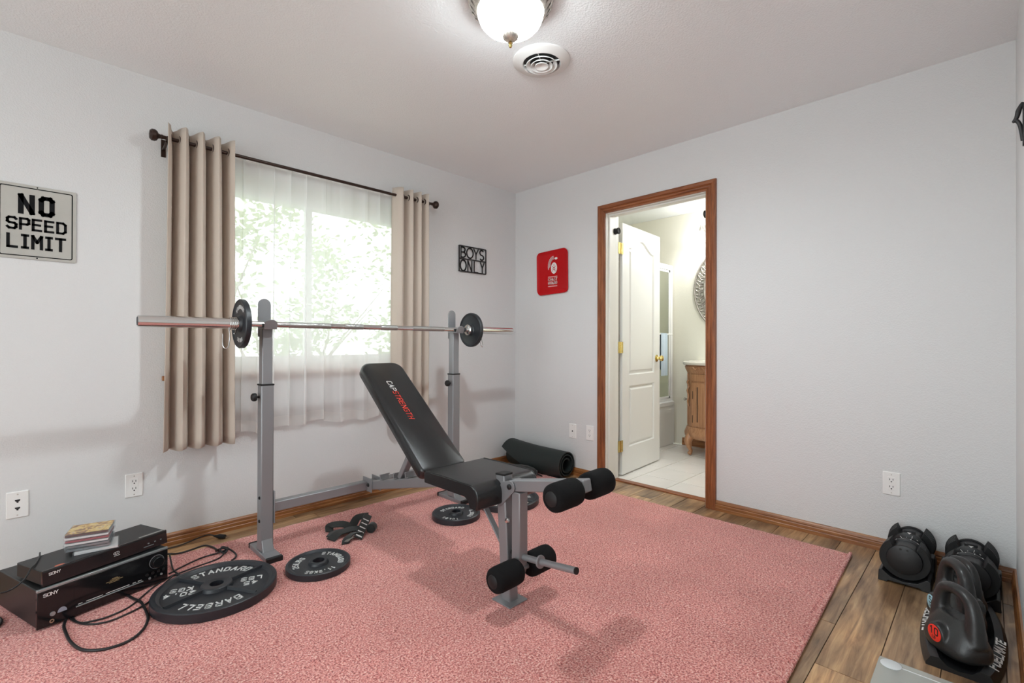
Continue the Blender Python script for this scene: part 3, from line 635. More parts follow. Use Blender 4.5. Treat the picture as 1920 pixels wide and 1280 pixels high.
# ================================================================== weight bench with rack
bn = thing('weight_bench', 'black padded weight bench with silver barbell rack and leg lever', 'weight bench', (1.40, 2.0, 0))
YP = 2.572
def rtube(a, b, w, h, r=0.006):     # square tube between two points (centre line)
    return MB().bar(a, b, w, h)
for x, nm in ((0.826, 'left'), (2.018, 'right')):
    foot = MB(); foot.box((x-0.036, 2.440, 0.006), (x+0.036, 2.700, 0.036)).add([(x-0.026, 2.52, .036), (x+0.026, 2.52, .036), (x+.026, 2.545, .10), (x-.026, 2.545, .10), (x-.026, 2.55, .036), (x+.026, 2.55, .036)], [(0,1,2,3), (0,3,4), (1,5,2)])
    ft = part(bn, 'foot', foot, 'steel', 0.004)
    for ya, yb in ((2.430, 2.452), (2.690, 2.708)): part(ft, 'rubber_foot', MB().box((x-0.037, ya, 0.0), (x+0.037, yb, 0.037)), 'rubber', 0.003)
    up = part(bn, 'upright', MB().box((x-0.030, YP-0.030, 0.036), (x+0.030, YP+0.030, 0.860)), 'steel', 0.006)
    part(up, 'collar', MB().box((x-0.0315, YP-0.0315, 0.856), (x+0.0315, YP+0.0315, 0.8645)), 'rubber', 0.002)
    part(bn, 'inner_upright', MB().box((x-0.025, YP-0.025, 0.40), (x+0.025, YP+0.025, 1.150)), 'steel', 0.005)
    kn = MB(); kn.lathe([(0, 0), (0.006, 0), (0.006, 0.012), (0.018, 0.014), (0.021, 0.020), (0.020, 0.030), (0.014, 0.036), (0, 0.037)], 18, Tm((x-0.030, YP, 0.80), 0, -PI/2))
    part(up, 'knob', kn, 'rubber')
    # bar catch: tall tongue behind, short rounded lip in front
    tg = MB(); T = basis(Vector((1, 0, 0)), Vector((0, 0, 1)), Vector((0, -1, 0)), (x, YP+0.025, 0))
    prof = [(-0.030, 1.10), (0.030, 1.10), (0.030, 1.262)] + [(0.030*math.cos(a*PI/12), 1.262+0.030*math.sin(a*PI/12)) for a in range(1, 12)] + [(-0.030, 1.262)]
    tg.prism(prof, -0.003, 0.005, T)
    part(bn, 'bar_catch', tg, 'steel', 0.0015)
    cr = MB(); cr.box((x-0.030, YP-0.062, 1.138), (x+0.030, YP+0.022, 1.145))
    T2 = basis(Vector((1, 0, 0)), Vector((0, -0.35, 0.94)).normalized(), Vector((0, -0.94, -0.35)).normalized(), (x, YP-0.058, 1.138))
    lp = [(-0.030, 0), (0.030, 0), (0.031, 0.026)] + [(0.031*math.cos(a*PI/10), 0.026+0.024*math.sin(a*PI/10)) for a in range(1, 10)] + [(-0.031, 0.026)]
    cr.prism(lp, 0, 0.007, T2); part(bn, 'catch_lip', cr, 'steel', 0.0015)
    s = 1 if x < 1.4 else -1
    br = MB(); br.box((x+s*0.030, YP-0.034, 0.165), (x+s*0.036, YP+0.034, 0.325)); pb = part(bn, 'bracket_plate', br, 'steel', 0.002)
    for z in (0.30, 0.185):
        part(up, 'bolt', MB().lathe([(0, 0), (0.008, 0), (0.008, 0.004), (0.004, 0.006), (0, 0.006)], 10, Tm((x-s*0.030, YP-0.012, z), 0, -s*PI/2)), 'rubber')
cb = part(bn, 'crossbar', MB().box((0.860, YP-0.025, 0.217), (1.984, YP+0.025, 0.267)), 'steel', 0.005)
ZS = lambda y: 0.262 + (2.47-y)*0.247                        # height of the spine's centre line
part(bn, 'spine', MB().bar((1.400, 2.545, ZS(2.545)), (1.400, 1.770, ZS(1.770)-0.006), 0.050, 0.050).bar((1.400, 1.80, 0.4265), (1.400, 1.430, 0.4265), 0.050, 0.050), 'steel', 0.005)
for xa in (1.4255, 1.369): g = part(bn, 'gusset', MB().box((xa, 2.50, 0.212), (xa+0.0055, 2.60, 0.290)), 'steel', 0.002)
part(g, 'bolt', MB().lathe([(0, 0), (0.011, 0), (0.011, 0.004), (0.006, 0.008), (0, 0.008)], 12, Tm((1.369, 2.535, 0.250), 0, -PI/2)), 'rubber')
for y in (2.405, 2.265, 2.150, 2.010):                         # notched stops on the spine for the backrest strut
    z = ZS(y) + 0.024; d = Vector((0, -1, 0.247)).normalized()
    b = MB(); T = basis(Vector((1, 0, 0)), d, Vector((0, 0.24, 0.97)).normalized(), (1.400, y, z))
    b.box((-0.028, -0.002, 0), (0.028, 0.022, 0.005), T).box((-0.028, -0.004, 0), (0.028, 0.001, 0.032), T).box((-0.028, 0.0, 0.027), (0.028, 0.014, 0.032), T)
    part(bn, 'notch_bracket', b, 'steel', 0.0015)
part(bn, 'strut', MB().bar((1.400, 2.235, ZS(2.235)+0.026), (1.400, 2.070, 0.590), 0.038, 0.030), 'steel', 0.004)
part(bn, 'front_post', MB().bar((1.394, 1.399, 0.004), (1.394, 1.436, 0.525), 0.050, 0.050, (0, 1, 0)), 'steel', 0.005)
part(bn, 'post_cap', MB().bar((1.394, 1.4358, 0.522), (1.394, 1.4364, 0.5305), 0.052, 0.052, (0, 1, 0)), 'rubber', 0.002)
part(bn, 'foot_plate', MB().box((1.340, 1.346, 0.0135), (1.444, 1.452, 0.019)), 'steel', 0.002)
part(bn, 'brace', MB().bar((1.400, 1.640, ZS(1.64)-0.02), (1.400, 1.430, 0.205), 0.026, 0.008), 'steel', 0.002)
# seat pad, section in (y, z), waterfall front
def padsec(n=8):
    top = [(1.775, 0.452), (1.778, 0.490), (1.770, 0.503), (1.62, 0.506), (1.52, 0.5045)]
    cv = [(1.462 + 0.058*0 + 0.046*math.cos(a), 0.455 + 0.050*math.sin(a)) for a in [PI/2*(1+0.0) + k*(PI/2)/n for k in range(n+1)]]
    return top + cv + [(1.416, 0.418), (1.424, 0.410), (1.455, 0.412), (1.470, 0.440), (1.490, 0.452)]
sec = padsec(); sp = MB(); rings = []
XS0, XS1 = 1.2275, 1.5825
for k, (x, s) in enumerate(((XS0, 0.93), (XS0+0.006, 0.985), (XS0+0.02, 1.0), (XS1-0.02, 1.0), (XS1-0.006, 0.985), (XS1, 0.93))):
    cy, cz = 1.60, 0.468
    rings.append([(x, cy + (y-cy)*(1-(1-s)*0.35), cz + (z-cz)*s) for y, z in sec])
sp.loft(rings); st_ = part(bn, 'seat', sp, 'vinyl', smooth=50)
for x in (XS0-0.0005, XS1+0.0005):
    sm = MB(); sm.tube([(x + (0.006 if x < 1.4 else -0.006), 1.60+(y-1.60)*0.99, 0.468+(z-0.468)*0.985) for y, z in sec[1:16]], 0.0024, 6)
    part(st_, 'piping', sm, 'vinyl')
part(bn, 'seat_frame', MB().box((1.30, 1.50, 0.440), (1.318, 1.74, 0.453)).box((1.482, 1.50, 0.440), (1.50, 1.74, 0.453)).box((1.30, 1.60, 0.428), (1.50, 1.635, 0.441)), 'steel', 0.002)
# backrest pad
bu, bnrm = Vector((0, 0.789, 0.615)), Vector((0, -0.615, 0.789))
BT = basis(Vector((1, 0, 0)), bu, bnrm, (1.405, 1.85, 0.475))
bp = MB(); outl = []
for (x, y, rr_, a0) in ((0.130, 0.790, 0.060, 0), (-0.130, 0.790, 0.060, PI/2), (-0.132, -0.005, 0.030, PI), (0.132, -0.005, 0.030, 1.5*PI)):
    sx, sy = math.copysign(1, x), (-1 if y < 0.4 else 1)
    for q in range(7):
        a = a0 + q*PI/12; outl.append((x - sx*rr_ + rr_*math.cos(a), y - sy*rr_ + rr_*math.sin(a)))
ins = [offset_poly(outl, d) for d in (0.004, 0.0, 0.0, 0.005, 0.014)]
bp.loft([[(x, y, z) for x, y in o] for o, z in zip(ins, (-0.056, -0.050, -0.014, -0.004, 0.0))], True, True, BT)
bk = part(bn, 'backrest', bp, 'vinyl', smooth=50)
tw = MB(); TT = BT @ basis(Vector((0, -1, 0)), Vector((1, 0, 0)), Vector((0, 0, 1)), (-0.034, 0.625, 0.0))
HL = 0.0275; adv = text(tw, 'CAP', HL, TT, 0.12, 0.32, 1.12, 0.0012, slant=0.18, align='l'); part(bk, 'white_lettering', tw, 'print')
tr = MB(); text(tr, 'STRENGTH', HL, TT @ Matrix.Translation((adv + 0.32*HL, 0, 0)), 0.13, 0.32, 1.12, 0.0012, slant=0.18, align='l'); part(bk, 'red_lettering', tr, 'redprint')
part(bn, 'backrest_frame', MB().bar((1.405, 1.80, 0.400), (1.405, 2.33, 0.780), 0.040, 0.030).bar((1.405, 1.79, 0.425), (1.405, 1.85, 0.425), 0.16, 0.02), 'steel', 0.003)
# leg lever
d = Vector((0, -0.978, 0.208)); pv = Vector((1.394, 1.372, 0.488))
for x in (1.4195, 1.3625):
    cl = MB()
    T = basis(Vector((0, -1, 0)), Vector((0, 0, 1)), Vector((-1, 0, 0)), (x + 0.006, 1.372, 0.488))
    cl.prism([(0.026*math.cos(a*PI/10 - PI/5), 0.026*math.sin(a*PI/10 - PI/5)) for a in range(0, 9)] + [(-0.05, 0.012), (-0.062, -0.030), (-0.058, -0.092), (-0.030, -0.066)], 0, 0.006, T)
    pc = part(bn, 'pivot_plate', cl, 'steel', 0.001)
part(pc, 'bolt', MB().lathe([(0, 0), (0.011, 0), (0.011, 0.005), (0.006, 0.009), (0, 0.009)], 14, Tm((1.3625, 1.372, 0.490), 0, -PI/2)), 'rubber')
part(bn, 'lever_arm', MB().bar(pv - d*0.012 + Vector((0, 0, 0.003)), pv + d*0.372, 0.046, 0.046), 'steel', 0.005)
lp = MB(); lp.box((1.370, 1.322, 0.185), (1.418, 1.368, 0.472))
lp.prism([(1.322, 0.187), (1.368, 0.187), (1.362, 0.150), (1.350, 0.132), (1.335, 0.132), (1.326, 0.150)], 1.372, 1.416, basis(Vector((0, 1, 0)), Vector((0, 0, 1)), Vector((1, 0, 0)), (0, 0, 0)))
part(bn, 'lever_post', lp, 'steel', 0.004)
part(bn, 'bolt', MB().lathe([(0, 0), (0.012, 0), (0.012, 0.006), (0.008, 0.012), (0, 0.013)], 14, Tm((1.369, 1.386, 0.350), 0, -PI/2)), 'chrome')
part(bn, 'bumper', MB().lathe([(0, 0), (0.014, 0), (0.014, 0.012), (0.010, 0.02), (0, 0.02)], 14, Tm((1.394, 1.368, 0.215), -PI/2)), 'rubber')
RPR = [(0.0, 0), (0.024, 0), (0.030, 0.001), (0.040, 0.003), (0.0475, 0.012), (0.0495, 0.028), (0.0495, 0.112), (0.0475, 0.128), (0.040, 0.137), (0.028, 0.140), (0, 0.140)]
for (y, z) in ((1.042, 0.546), (1.330, 0.166)):
    part(bn, 'roller_axle', MB().cyl((1.260, y, z), (1.536, y, z), 0.011, 12), 'steel')
    for x, s in ((1.232, 1), (1.564, -1)):
        ro = part(bn, 'foam_roller', MB().lathe(RPR, 32, Tm((x, y, z), 0, s*PI/2)), 'foam', smooth=40)
        part(ro, 'end_cap', MB().lathe([(0, 0), (0.026, 0), (0.026, 0.002), (0.022, 0.0045), (0, 0.005)], 24, Tm((x+s*0.001, y, z), 0, -s*PI/2)), 'rubber')
wp = MB(); wp.tube(smooth_path([(1.394, 1.325, 0.212), (1.394, 1.292, 0.216), (1.394, 1.24, 0.222), (1.394, 1.06, 0.246)], 4), 0.0125, 16)
wt = part(bn, 'weight_peg', wp, 'steel')
dd = Vector((0, -1, 0.133)).normalized()
part(wt, 'stop_ring', MB().ringlathe([(0.0126, -0.004), (0.024, -0.004), (0.025, 0), (0.024, 0.004), (0.0126, 0.004)], 24, Tm((1.394, 1.232, 0.223), PI/2 - 0.13)), 'steel')
part(wt, 'peg_cap', MB().cyl(Vector((1.394, 1.062, 0.2457)), Vector((1.394, 1.056, 0.2465)), 0.0128, 16), 'rubber')

# ================================================================== barbell
YB, ZB = 2.532, 1.1605
ba = thing('barbell', 'long chrome barbell resting across the silver rack uprights', 'barbell', (1.42, YB, ZB))
def along(p): return basis(Vector((0, 1, 0)), Vector((0, 0, 1)), Vector((1, 0, 0)), p)
part(ba, 'shaft', MB().lathe([(0, -0.70), (0.0143, -0.70), (0.0143, 0.70), (0, 0.70)], 20, along((1.42, YB, ZB))), 'chrome')
for a, b in ((-0.50, -0.28), (-0.20, -0.09), (0.02, 0.13), (0.24, 0.48)):
    part(ba, 'knurled_grip', MB().lathe([(0, a), (0.0147, a), (0.0150, a+0.002), (0.0150, b-0.002), (0.0147, b), (0, b)], 20, along((1.42, YB, ZB))), 'knurl')
for s in (-1, 1):
    pr = [(0, 0.676), (0.020, 0.676), (0.033, 0.680), (0.037, 0.684), (0.037, 0.700), (0.026, 0.702), (0.0252, 0.705), (0.0252, 1.108), (0.0242, 1.112), (0, 1.112)]
    sv = part(ba, 'sleeve', MB().lathe([(r_, s*z) for r_, z in pr], 28, along((1.42, YB, ZB))), 'chrome')
    part(sv, 'sleeve_cap', MB().lathe([(0, s*1.1121), (0.019, s*1.1121), (0.017, s*1.1135), (0, s*1.1135)], 24, along((1.42, YB, ZB))), 'iron')

# ================================================================== weight plates
def plate_profile(r, t, hub, hole=0.0262, rim=0.10):
    w = r*rim
    return [(hole, 0.001), (hole+0.002, 0), (hub-0.004, 0), (hub, 0.003), (hub+0.004, t*0.22), (r-w-0.010, t*0.22), (r-w, 0.003), (r-w+0.003, 0.0), (r-0.004, 0.0), (r, 0.004),
            (r, t-0.004), (r-0.004, t), (r-w+0.003, t), (r-w, t-0.003), (r-w-0.010, t*0.72), (hub+0.004, t*0.72), (hub, t+0.001), (hub-0.004, t+0.004), (hole+0.002, t+0.004), (hole, t+0.003)]
def plate(label, loc, r, t, hub, lab, rz=0, rim=0.10, spokes=False, grips=False, T0=None):
    p = thing('weight_plate', label, 'weight plate', loc, 'cast iron weight plates', rz, False)
    if T0 is not None: p.matrix_basis = T0
    d = part(p, 'disc', MB().ringlathe(plate_profile(r, t, hub, rim=rim), 72), 'iron', smooth=30)
    zf = t*0.72
    for w_, h, rad, ang, kw in lab.get('arc', []):
        tx = MB(); arctext(tx, w_, h, rad, math.radians(ang), Matrix.Translation((0, 0, zf-0.0005)), depth=0.0025, **kw); part(p, 'raised_lettering', tx, 'plate_text', smooth=0)
    for w_, h, x, y, a in lab.get('line', []):
        tx = MB(); text(tx, w_, h, Matrix.Translation((x, y, zf-0.0005)) @ Matrix.Rotation(math.radians(a), 4, 'Z'), 0.16, 0.42, 1.05, 0.0025); part(p, 'raised_lettering', tx, 'plate_text', smooth=0)
    if spokes:
        for a in (38, 142, 218, 322):
            c, s = math.cos(math.radians(a)), math.sin(math.radians(a)); sb = MB()
            T = Matrix.Rotation(math.radians(a), 4, 'Z')
            sb.add([(hub, -0.008, zf-.001), (r*(1-rim)-0.004, -0.006, zf-.001), (r*(1-rim)-0.004, 0.006, zf-.001), (hub, 0.008, zf-.001), (hub, -0.004, t), (r*(1-rim)-0.004, -0.003, t-0.001), (r*(1-rim)-0.004, 0.003, t-0.001), (hub, 0.004, t)],
                   [(0,1,5,4), (1,2,6,5), (2,3,7,6), (3,0,4,7), (4,5,6,7)], T)
            part(p, 'spoke', sb, 'iron')
    return p
az = lambda d: math.radians(d)
plate('large black 45 pound iron plate with four spokes lying flat near the stereo', (0.550, 2.305, 0.0135), 0.228, 0.040, 0.058,
      {'arc': [('STANDARD', 0.034, 0.145, 90, dict(wx=0.90, gap=0.29, slant=0.12)), ('BARBELL', 0.034, 0.145, 270, dict(wx=0.95, gap=0.34, slant=0.12))],
       'line': [('45', 0.028, 0.128, -0.006, 180), ('LBS', 0.028, 0.128, 0.036, 180), ('20.4', 0.028, -0.128, -0.006, 180), ('KGS', 0.028, -0.128, 0.036, 180)]}, az(-22), spokes=True)
plate('medium black 25 pound iron plate lying on the rug right of the large spoked plate', (0.952, 2.232, 0.0135), 0.142, 0.032, 0.042,
      {'arc': [('STANDARD', 0.023, 0.088, 25, dict(wx=0.9, gap=0.34)), ('25LBS', 0.023, 0.088, 160, dict(wx=1.0, gap=0.34)), ('11.3KGS', 0.020, 0.088, 270, dict(wx=0.9, gap=0.34))]}, az(-18))
plate('small black iron plate with white lettering lying under the front of the bench seat', (1.818, 2.290, 0.0135), 0.145, 0.034, 0.040,
      {'arc': [('STANDARD', 0.021, 0.086, 105, dict(wx=0.9, gap=0.34)), ('4.5KGS', 0.021, 0.086, 350, dict(wx=0.9, gap=0.34)), ('10LBS', 0.019, 0.090, 245, dict(wx=0.9, gap=0.5))]}, az(-35))
plate('large black iron plate lying half hidden behind the bench front post', (2.228, 2.278, 0.0135), 0.220, 0.038, 0.056,
      {'arc': [('STANDARD', 0.033, 0.142, 270, dict(wx=0.90, gap=0.29)), ('BARBELL', 0.033, 0.142, 90, dict(wx=0.95, gap=0.34))], 'line': [('45', 0.028, 0.124, 0.006, 0), ('LBS', 0.028, 0.124, -0.036, 0), ('20.4', 0.028, -0.124, 0.006, 0), ('KGS', 0.028, -0.124, -0.036, 0)]}, az(-30), spokes=True)
bl = {'arc': [('STANDARD', 0.016, 0.072, 90, dict(wx=0.9, gap=0.36)), ('10LBS', 0.016, 0.072, 270, dict(wx=0.9, gap=0.4))]}
plate('black iron plate loaded on the left end of the barbell', (0, 0, 0), 0.117, 0.026, 0.038, bl, rim=0.09, T0=basis(Vector((0, -1, 0)), Vector((0, 0, 1)), Vector((-1, 0, 0)), (1.42-0.7035, YB, ZB)))
plate('black iron plate loaded on the right end of the barbell', (0, 0, 0), 0.117, 0.026, 0.038, bl, rim=0.09, T0=basis(Vector((0, 1, 0)), Vector((0, 0, 1)), Vector((1, 0, 0)), (1.42+0.7035, YB, ZB)))
for s, lb in ((-1, 'left'), (1, 'right')):
    mb = MB(); P = []
    x0 = 1.42 + s*0.738
    for k in range(0, 49):
        a = k*2*PI/12 + 0.4; P.append((x0 + s*k*0.0007, YB + 0.0292*math.cos(a), ZB + 0.0292*math.sin(a)))
    e0, e1 = Vector(P[0]), Vector(P[-1])
    ha = [e0, Vector((x0 - s*0.0, YB-0.045, ZB-0.050)), Vector((x0 + s*0.004, YB-0.058, ZB-0.105)), Vector((x0 + s*0.02, YB-0.050, ZB-0.118)), Vector((x0 + s*0.034, YB-0.040, ZB-0.105)), Vector((x0 + s*0.034, YB-0.036, ZB-0.040))]
    mb.tube(P, 0.0026, 8)
    mb.tube(smooth_path([e1, Vector((e1.x, YB-0.020, ZB-0.045)), Vector((e1.x+s*0.006, YB-0.030, ZB-0.10)), Vector((e1.x+s*0.020, YB-0.034, ZB-0.118)), Vector((e1.x+s*0.030, YB-0.026, ZB-0.10)), Vector((e1.x+s*0.026, YB-0.012, ZB-0.05))], 4), 0.0024, 8)
    mb.tube(smooth_path([e0, Vector((e0.x, YB+0.01, ZB-0.034)), Vector((e0.x+s*0.01, YB-0.01, ZB-0.05)), Vector((e0.x+s*0.018, YB-0.028, ZB-0.048))], 4), 0.0024, 8)
    single('spring_collar', mb, 'chrome', 'chrome wire spring clip on the %s sleeve of the barbell' % lb, 'spring collar', 'barbell spring clips', smooth=60)

# ================================================================== rolled mat, bag, lifting straps
mt = thing('exercise_mat', 'dark rolled-up exercise mat lying along the right wall in the corner', 'exercise mat', (2.99, 2.66, 0))
def mat_section(t):
    """spiral section at t along the roll (0 near end, 1 far end): inner coil, outer coil, loose end that peels off towards the far end"""
    n, turns, ra, rb = 120, 2.6, 0.040, 0.104
    cx, cz = 2.990 + 0.004*t, 0.1095
    end = math.radians(258) - math.radians(104)*t            # where the outer end leaves the roll (angle from +x)
    P = []
    for i in range(n+1):
        s = i/n; a = end - (1-s)*turns*2*PI; r_ = ra + (rb-ra)*s**0.7 + 0.055*t**0.7*max(0, (s-0.86)/0.14)**1.5
        P.append(Vector((cx + r_*math.cos(a), cz + r_*math.sin(a))))
    return P
rings = []
for j in range(15):
    t = j/14; y = 2.365 + 0.600*t; P = mat_section(t); th = 0.0042; m = len(P); L, Rr = [], []
    for i in range(m):
        a, b = P[max(0, i-1)], P[min(m-1, i+1)]; d = (b-a).normalized(); nrm = Vector((-d.y, d.x))*th
        L.append((P[i].x+nrm.x, y, P[i].y+nrm.y)); Rr.append((P[i].x-nrm.x, y, P[i].y-nrm.y))
    rings.append(L + Rr[::-1])
mb = MB(); mb.loft(rings, True, False); k = len(rings[0])
for base in (0, (len(rings)-1)*k):
    for i in range(k//2-1): mb.f.append((base+i, base+i+1, base+k-2-i, base+k-1-i))
part(mt, 'rolled_sheet', mb, 'matfoam', smooth=40)
r = random.Random(5)
def ribbon(path, w, th, tilt=0.0, k=5):
    P = smooth_path(path, k); rings = []
    for i, p in enumerate(P):
        a, b = P[max(0, i-1)], P[min(len(P)-1, i+1)]; d = (b-a).normalized()
        sd = d.cross(Vector((0, 0, 1)))
        sd = sd.normalized() if sd.length > 1e-4 else Vector((1, 0, 0)); u = sd.cross(d)
        c, s = math.cos(tilt), math.sin(tilt); sd, u = sd*c + u*s, u*c - sd*s
        rings.append([p + sd*w/2 + u*th/2, p - sd*w/2 + u*th/2, p - sd*w/2 - u*th/2, p + sd*w/2 - u*th/2])
    return MB().loft(rings)
bg_ = thing('drawstring_bag', 'crumpled black bag lying on the rug in front of the rolled mat', 'bag', (2.79, 2.66, 0.0135))
mb = MB(); rings = []
for j in range(13):
    v = j/12; a = PI*v; ring = []
    for i in range(24):
        b = 2*PI*i/24; w = 1 + 0.16*math.sin(5*b + 3*v) + r.uniform(-.07, .07)
        ring.append((2.790 + 0.055*math.sin(a)*math.cos(b)*w + 0.012*math.sin(7*v), 2.66 + 0.145*-math.cos(a), 0.0135 + max(0, 0.034 + 0.036*math.sin(a)**0.6*math.sin(b)*w)))
    rings.append(ring)
part(bg_, 'pouch', mb.loft(rings), 'darkcloth', smooth=60)
part(bg_, 'cord', MB().tube(smooth_path([(2.80, 2.53, 0.05), (2.845, 2.50, 0.02), (2.86, 2.56, 0.018), (2.84, 2.62, 0.05), (2.80, 2.66, 0.088)], 5), 0.004, 8), 'cable')
ls = thing('lifting_straps', 'tangle of black lifting straps with white bars on the rug', 'straps', (1.24, 2.48, 0.0135))
cuf = part(ls, 'padded_cuff', ribbon([(1.232, 2.392, 0.026), (1.275, 2.440, 0.040), (1.330, 2.500, 0.056), (1.380, 2.556, 0.070)], 0.046, 0.007, -0.5), 'darkcloth', 0.002)
dsh = MB()
for q in range(5):
    t = 0.06 + q*0.17; p = Vector((1.232, 2.392, 0.026)).lerp(Vector((1.380, 2.556, 0.070)), t); d = Vector((0.148, 0.164, 0.044)).normalized()
    sd = d.cross(Vector((0, 0, 1))).normalized(); u = sd.cross(d); c, s = math.cos(-0.5), math.sin(-0.5); sd, u = sd*c + u*s, u*c - sd*s
    T = basis(d, sd*-1, u, p + u*0.0042); dsh.box((-0.004, -0.017, -0.001), (0.004, 0.017, 0.001), T)
part(cuf, 'white_bars', dsh, 'print')
part(ls, 'strap', ribbon([(1.380, 2.556, 0.066), (1.330, 2.585, 0.060), (1.280, 2.560, 0.034), (1.235, 2.585, 0.048), (1.185, 2.625, 0.040), (1.165, 2.590, 0.020)], 0.045, 0.005, 0.4), 'darkcloth')
part(ls, 'strap', ribbon([(1.290, 2.470, 0.040), (1.230, 2.480, 0.048), (1.175, 2.500, 0.036), (1.122, 2.480, 0.020)], 0.050, 0.005, 0.15), 'darkcloth')
part(ls, 'strap', ribbon([(1.270, 2.430, 0.034), (1.225, 2.430, 0.042), (1.180, 2.415, 0.030), (1.160, 2.385, 0.018)], 0.040, 0.005, -0.2), 'darkcloth')
part(ls, 'strap', ribbon([(1.300, 2.520, 0.030), (1.240, 2.530, 0.030), (1.180, 2.560, 0.024), (1.140, 2.530, 0.018)], 0.040, 0.005, 0.0), 'darkcloth')
part(ls, 'grey_patch', ribbon([(1.205, 2.400, 0.036), (1.182, 2.396, 0.032), (1.165, 2.390, 0.026)], 0.030, 0.002, -0.2), 'greypatch')
ro = part(ls, 'rolled_end', MB().lathe([(0, 0), (0.022, 0), (0.025, 0.004), (0.025, 0.040), (0.022, 0.045), (0, 0.045)], 18, Tm((1.325, 2.43, 0.038), 0, PI/2, 0.7)), 'darkcloth')

# ================================================================== stereo
def local_thing(name, label, cat, loc, rz, group=None): return thing(name, label, cat, loc, group, rz, False)
FACE = lambda y=0.0: basis(Vector((1, 0, 0)), Vector((0, 0, 1)), Vector((0, -1, 0)), (0, y, 0))     # x right, y up, facing local -y
rc = local_thing('stereo_receiver', 'big black stereo receiver on the rug against the window wall', 'stereo', (0.014, 2.448, 0.0135), math.radians(17.5))
part(rc, 'chassis', MB().box((0, 0.012, 0.012), (0.43, 0.355, 0.150)), 'case', 0.003)
part(rc, 'front_panel', MB().box((-0.001, 0, 0.008), (0.431, 0.013, 0.142)), 'gloss', 0.002)
part(rc, 'trim_strip', MB().box((-0.001, 0.0, 0.1425), (0.431, 0.012, 0.152)), 'silvertrim', 0.0015)
for x in (0.05, 0.38):
    for y in (0.05, 0.31): part(rc, 'foot', MB().lathe([(0, 0), (0.018, 0), (0.020, 0.012), (0, 0.012)], 16, Tm((x, y, 0))), 'rubber')
kn = part(rc, 'volume_knob', MB().lathe([(0, 0), (0.030, 0), (0.030, 0.004), (0.0235, 0.005), (0.0225, 0.020), (0.020, 0.022), (0, 0.022)], 32, FACE() @ Tm((0.385, 0.105, 0))), 'gloss')
part(kn, 'knob_ring', MB().ringlathe([(0.0265, 0.003), (0.0285, 0.003), (0.0285, 0.0055), (0.0265, 0.0055)], 32, FACE() @ Tm((0.385, 0.105, 0))), 'silvertrim')
for x, z, q in ((0.350, 0.060, 0.006), (0.372, 0.060, 0.006), (0.394, 0.060, 0.006), (0.414, 0.060, 0.006), (0.405, 0.042, 0.005), (0.36, 0.042, 0.005), (0.382, 0.042, 0.005)):
    part(rc, 'button', MB().lathe([(0, 0), (q, 0), (q*0.9, 0.003), (0, 0.003)], 12, FACE() @ Tm((x, z, 0))), 'silvertrim' if x == 0.36 or x == 0.405 else 'case')
part(rc, 'display_window', MB().box((0.105, -0.0008, 0.072), (0.335, 0.001, 0.120)), 'gloss')
part(rc, 'lower_rail', MB().box((0.110, -0.004, 0.0395), (0.335, 0.001, 0.0435)), 'silvertrim', 0.001)
bt = MB()
for a, b in ((0.117, 0.130), (0.142, 0.195), (0.205, 0.285), (0.297, 0.309), (0.316, 0.330)): bt.box((a, -0.001, 0.0475), (b, 0.001, 0.0495))
part(rc, 'button_row', bt, 'print')
tx = MB(); text(tx, 'SONY', 0.0105, FACE() @ Tm((0.037, 0.121, 0.0003)), 0.2, 0.22, 1.35, 0.0006); part(rc, 'maker_lettering', tx, 'print')
dm = mat('amber_print', (0.45, 0.33, 0.16), 0.6); dd_ = MB()
for a, b, z in ((0.218, 0.252, 0.0945), (0.205, 0.262, 0.0895), (0.215, 0.25, 0.0845), (0.225, 0.245, 0.0985)): dd_.box((a, -0.0012, z), (b, -0.0005, z+0.0016))
part(rc, 'amber_print', dd_, dm)
part(rc, 'power_button', MB().lathe([(0, 0), (0.008, 0), (0.008, 0.004), (0, 0.004)], 16, FACE() @ Tm((0.042, 0.050, 0))), 'silvertrim')
part(rc, 'half_moon_label', MB().prism([(0.014*math.cos(a*PI/12), 0.017*math.sin(a*PI/12)) for a in range(13)], 0, 0.001, FACE() @ Tm((0.070, 0.045, 0))), mat('grey_label', (0.30, 0.32, 0.38), 0.5))
part(rc, 'headphone_jack', MB().ringlathe([(0.0035, 0), (0.007, 0), (0.007, 0.002), (0.0035, 0.002)], 18, FACE() @ Tm((0.040, 0.024, 0))), mat('pale_gold', (0.6, 0.45, 0.32), 0.3, metal=0.8))
bp_ = local_thing('disc_player', 'slim black disc player stacked on the stereo receiver', 'disc player', (0.030, 2.462, 0.1650), math.radians(21.6))
part(bp_, 'chassis', MB().box((0, 0.008, 0.006), (0.43, 0.195, 0.058)), 'case', 0.003)
part(bp_, 'front_panel', MB().add([(-0.001, 0.002, 0.004), (0.431, 0.002, 0.004), (0.431, 0.009, 0.059), (-0.001, 0.009, 0.059), (-0.001, 0.016, 0.004), (0.431, 0.016, 0.004), (0.431, 0.016, 0.059), (-0.001, 0.016, 0.059)],
     [(0,1,2,3), (4,7,6,5), (0,4,5,1), (3,2,6,7), (0,3,7,4), (1,5,6,2)]), 'gloss')
for x in (0.04, 0.39):
    for y in (0.03, 0.17): part(bp_, 'foot', MB().lathe([(0, 0.001), (0.012, 0.001), (0.012, 0.006), (0, 0.006)], 12, Tm((x, y, 0))), 'rubber')
tl = math.atan2(0.007, 0.055); BF = basis(Vector((1, 0, 0)), Vector((0, math.sin(tl), math.cos(tl))), Vector((0, -math.cos(tl), math.sin(tl))), (0, 0.002, 0.004))
tx = MB(); text(tx, 'SONY', 0.0085, BF @ Tm((0.035, 0.034, 0.0004)), 0.2, 0.22, 1.35, 0.0005); part(bp_, 'maker_lettering', tx, 'print')
tx = MB(); 
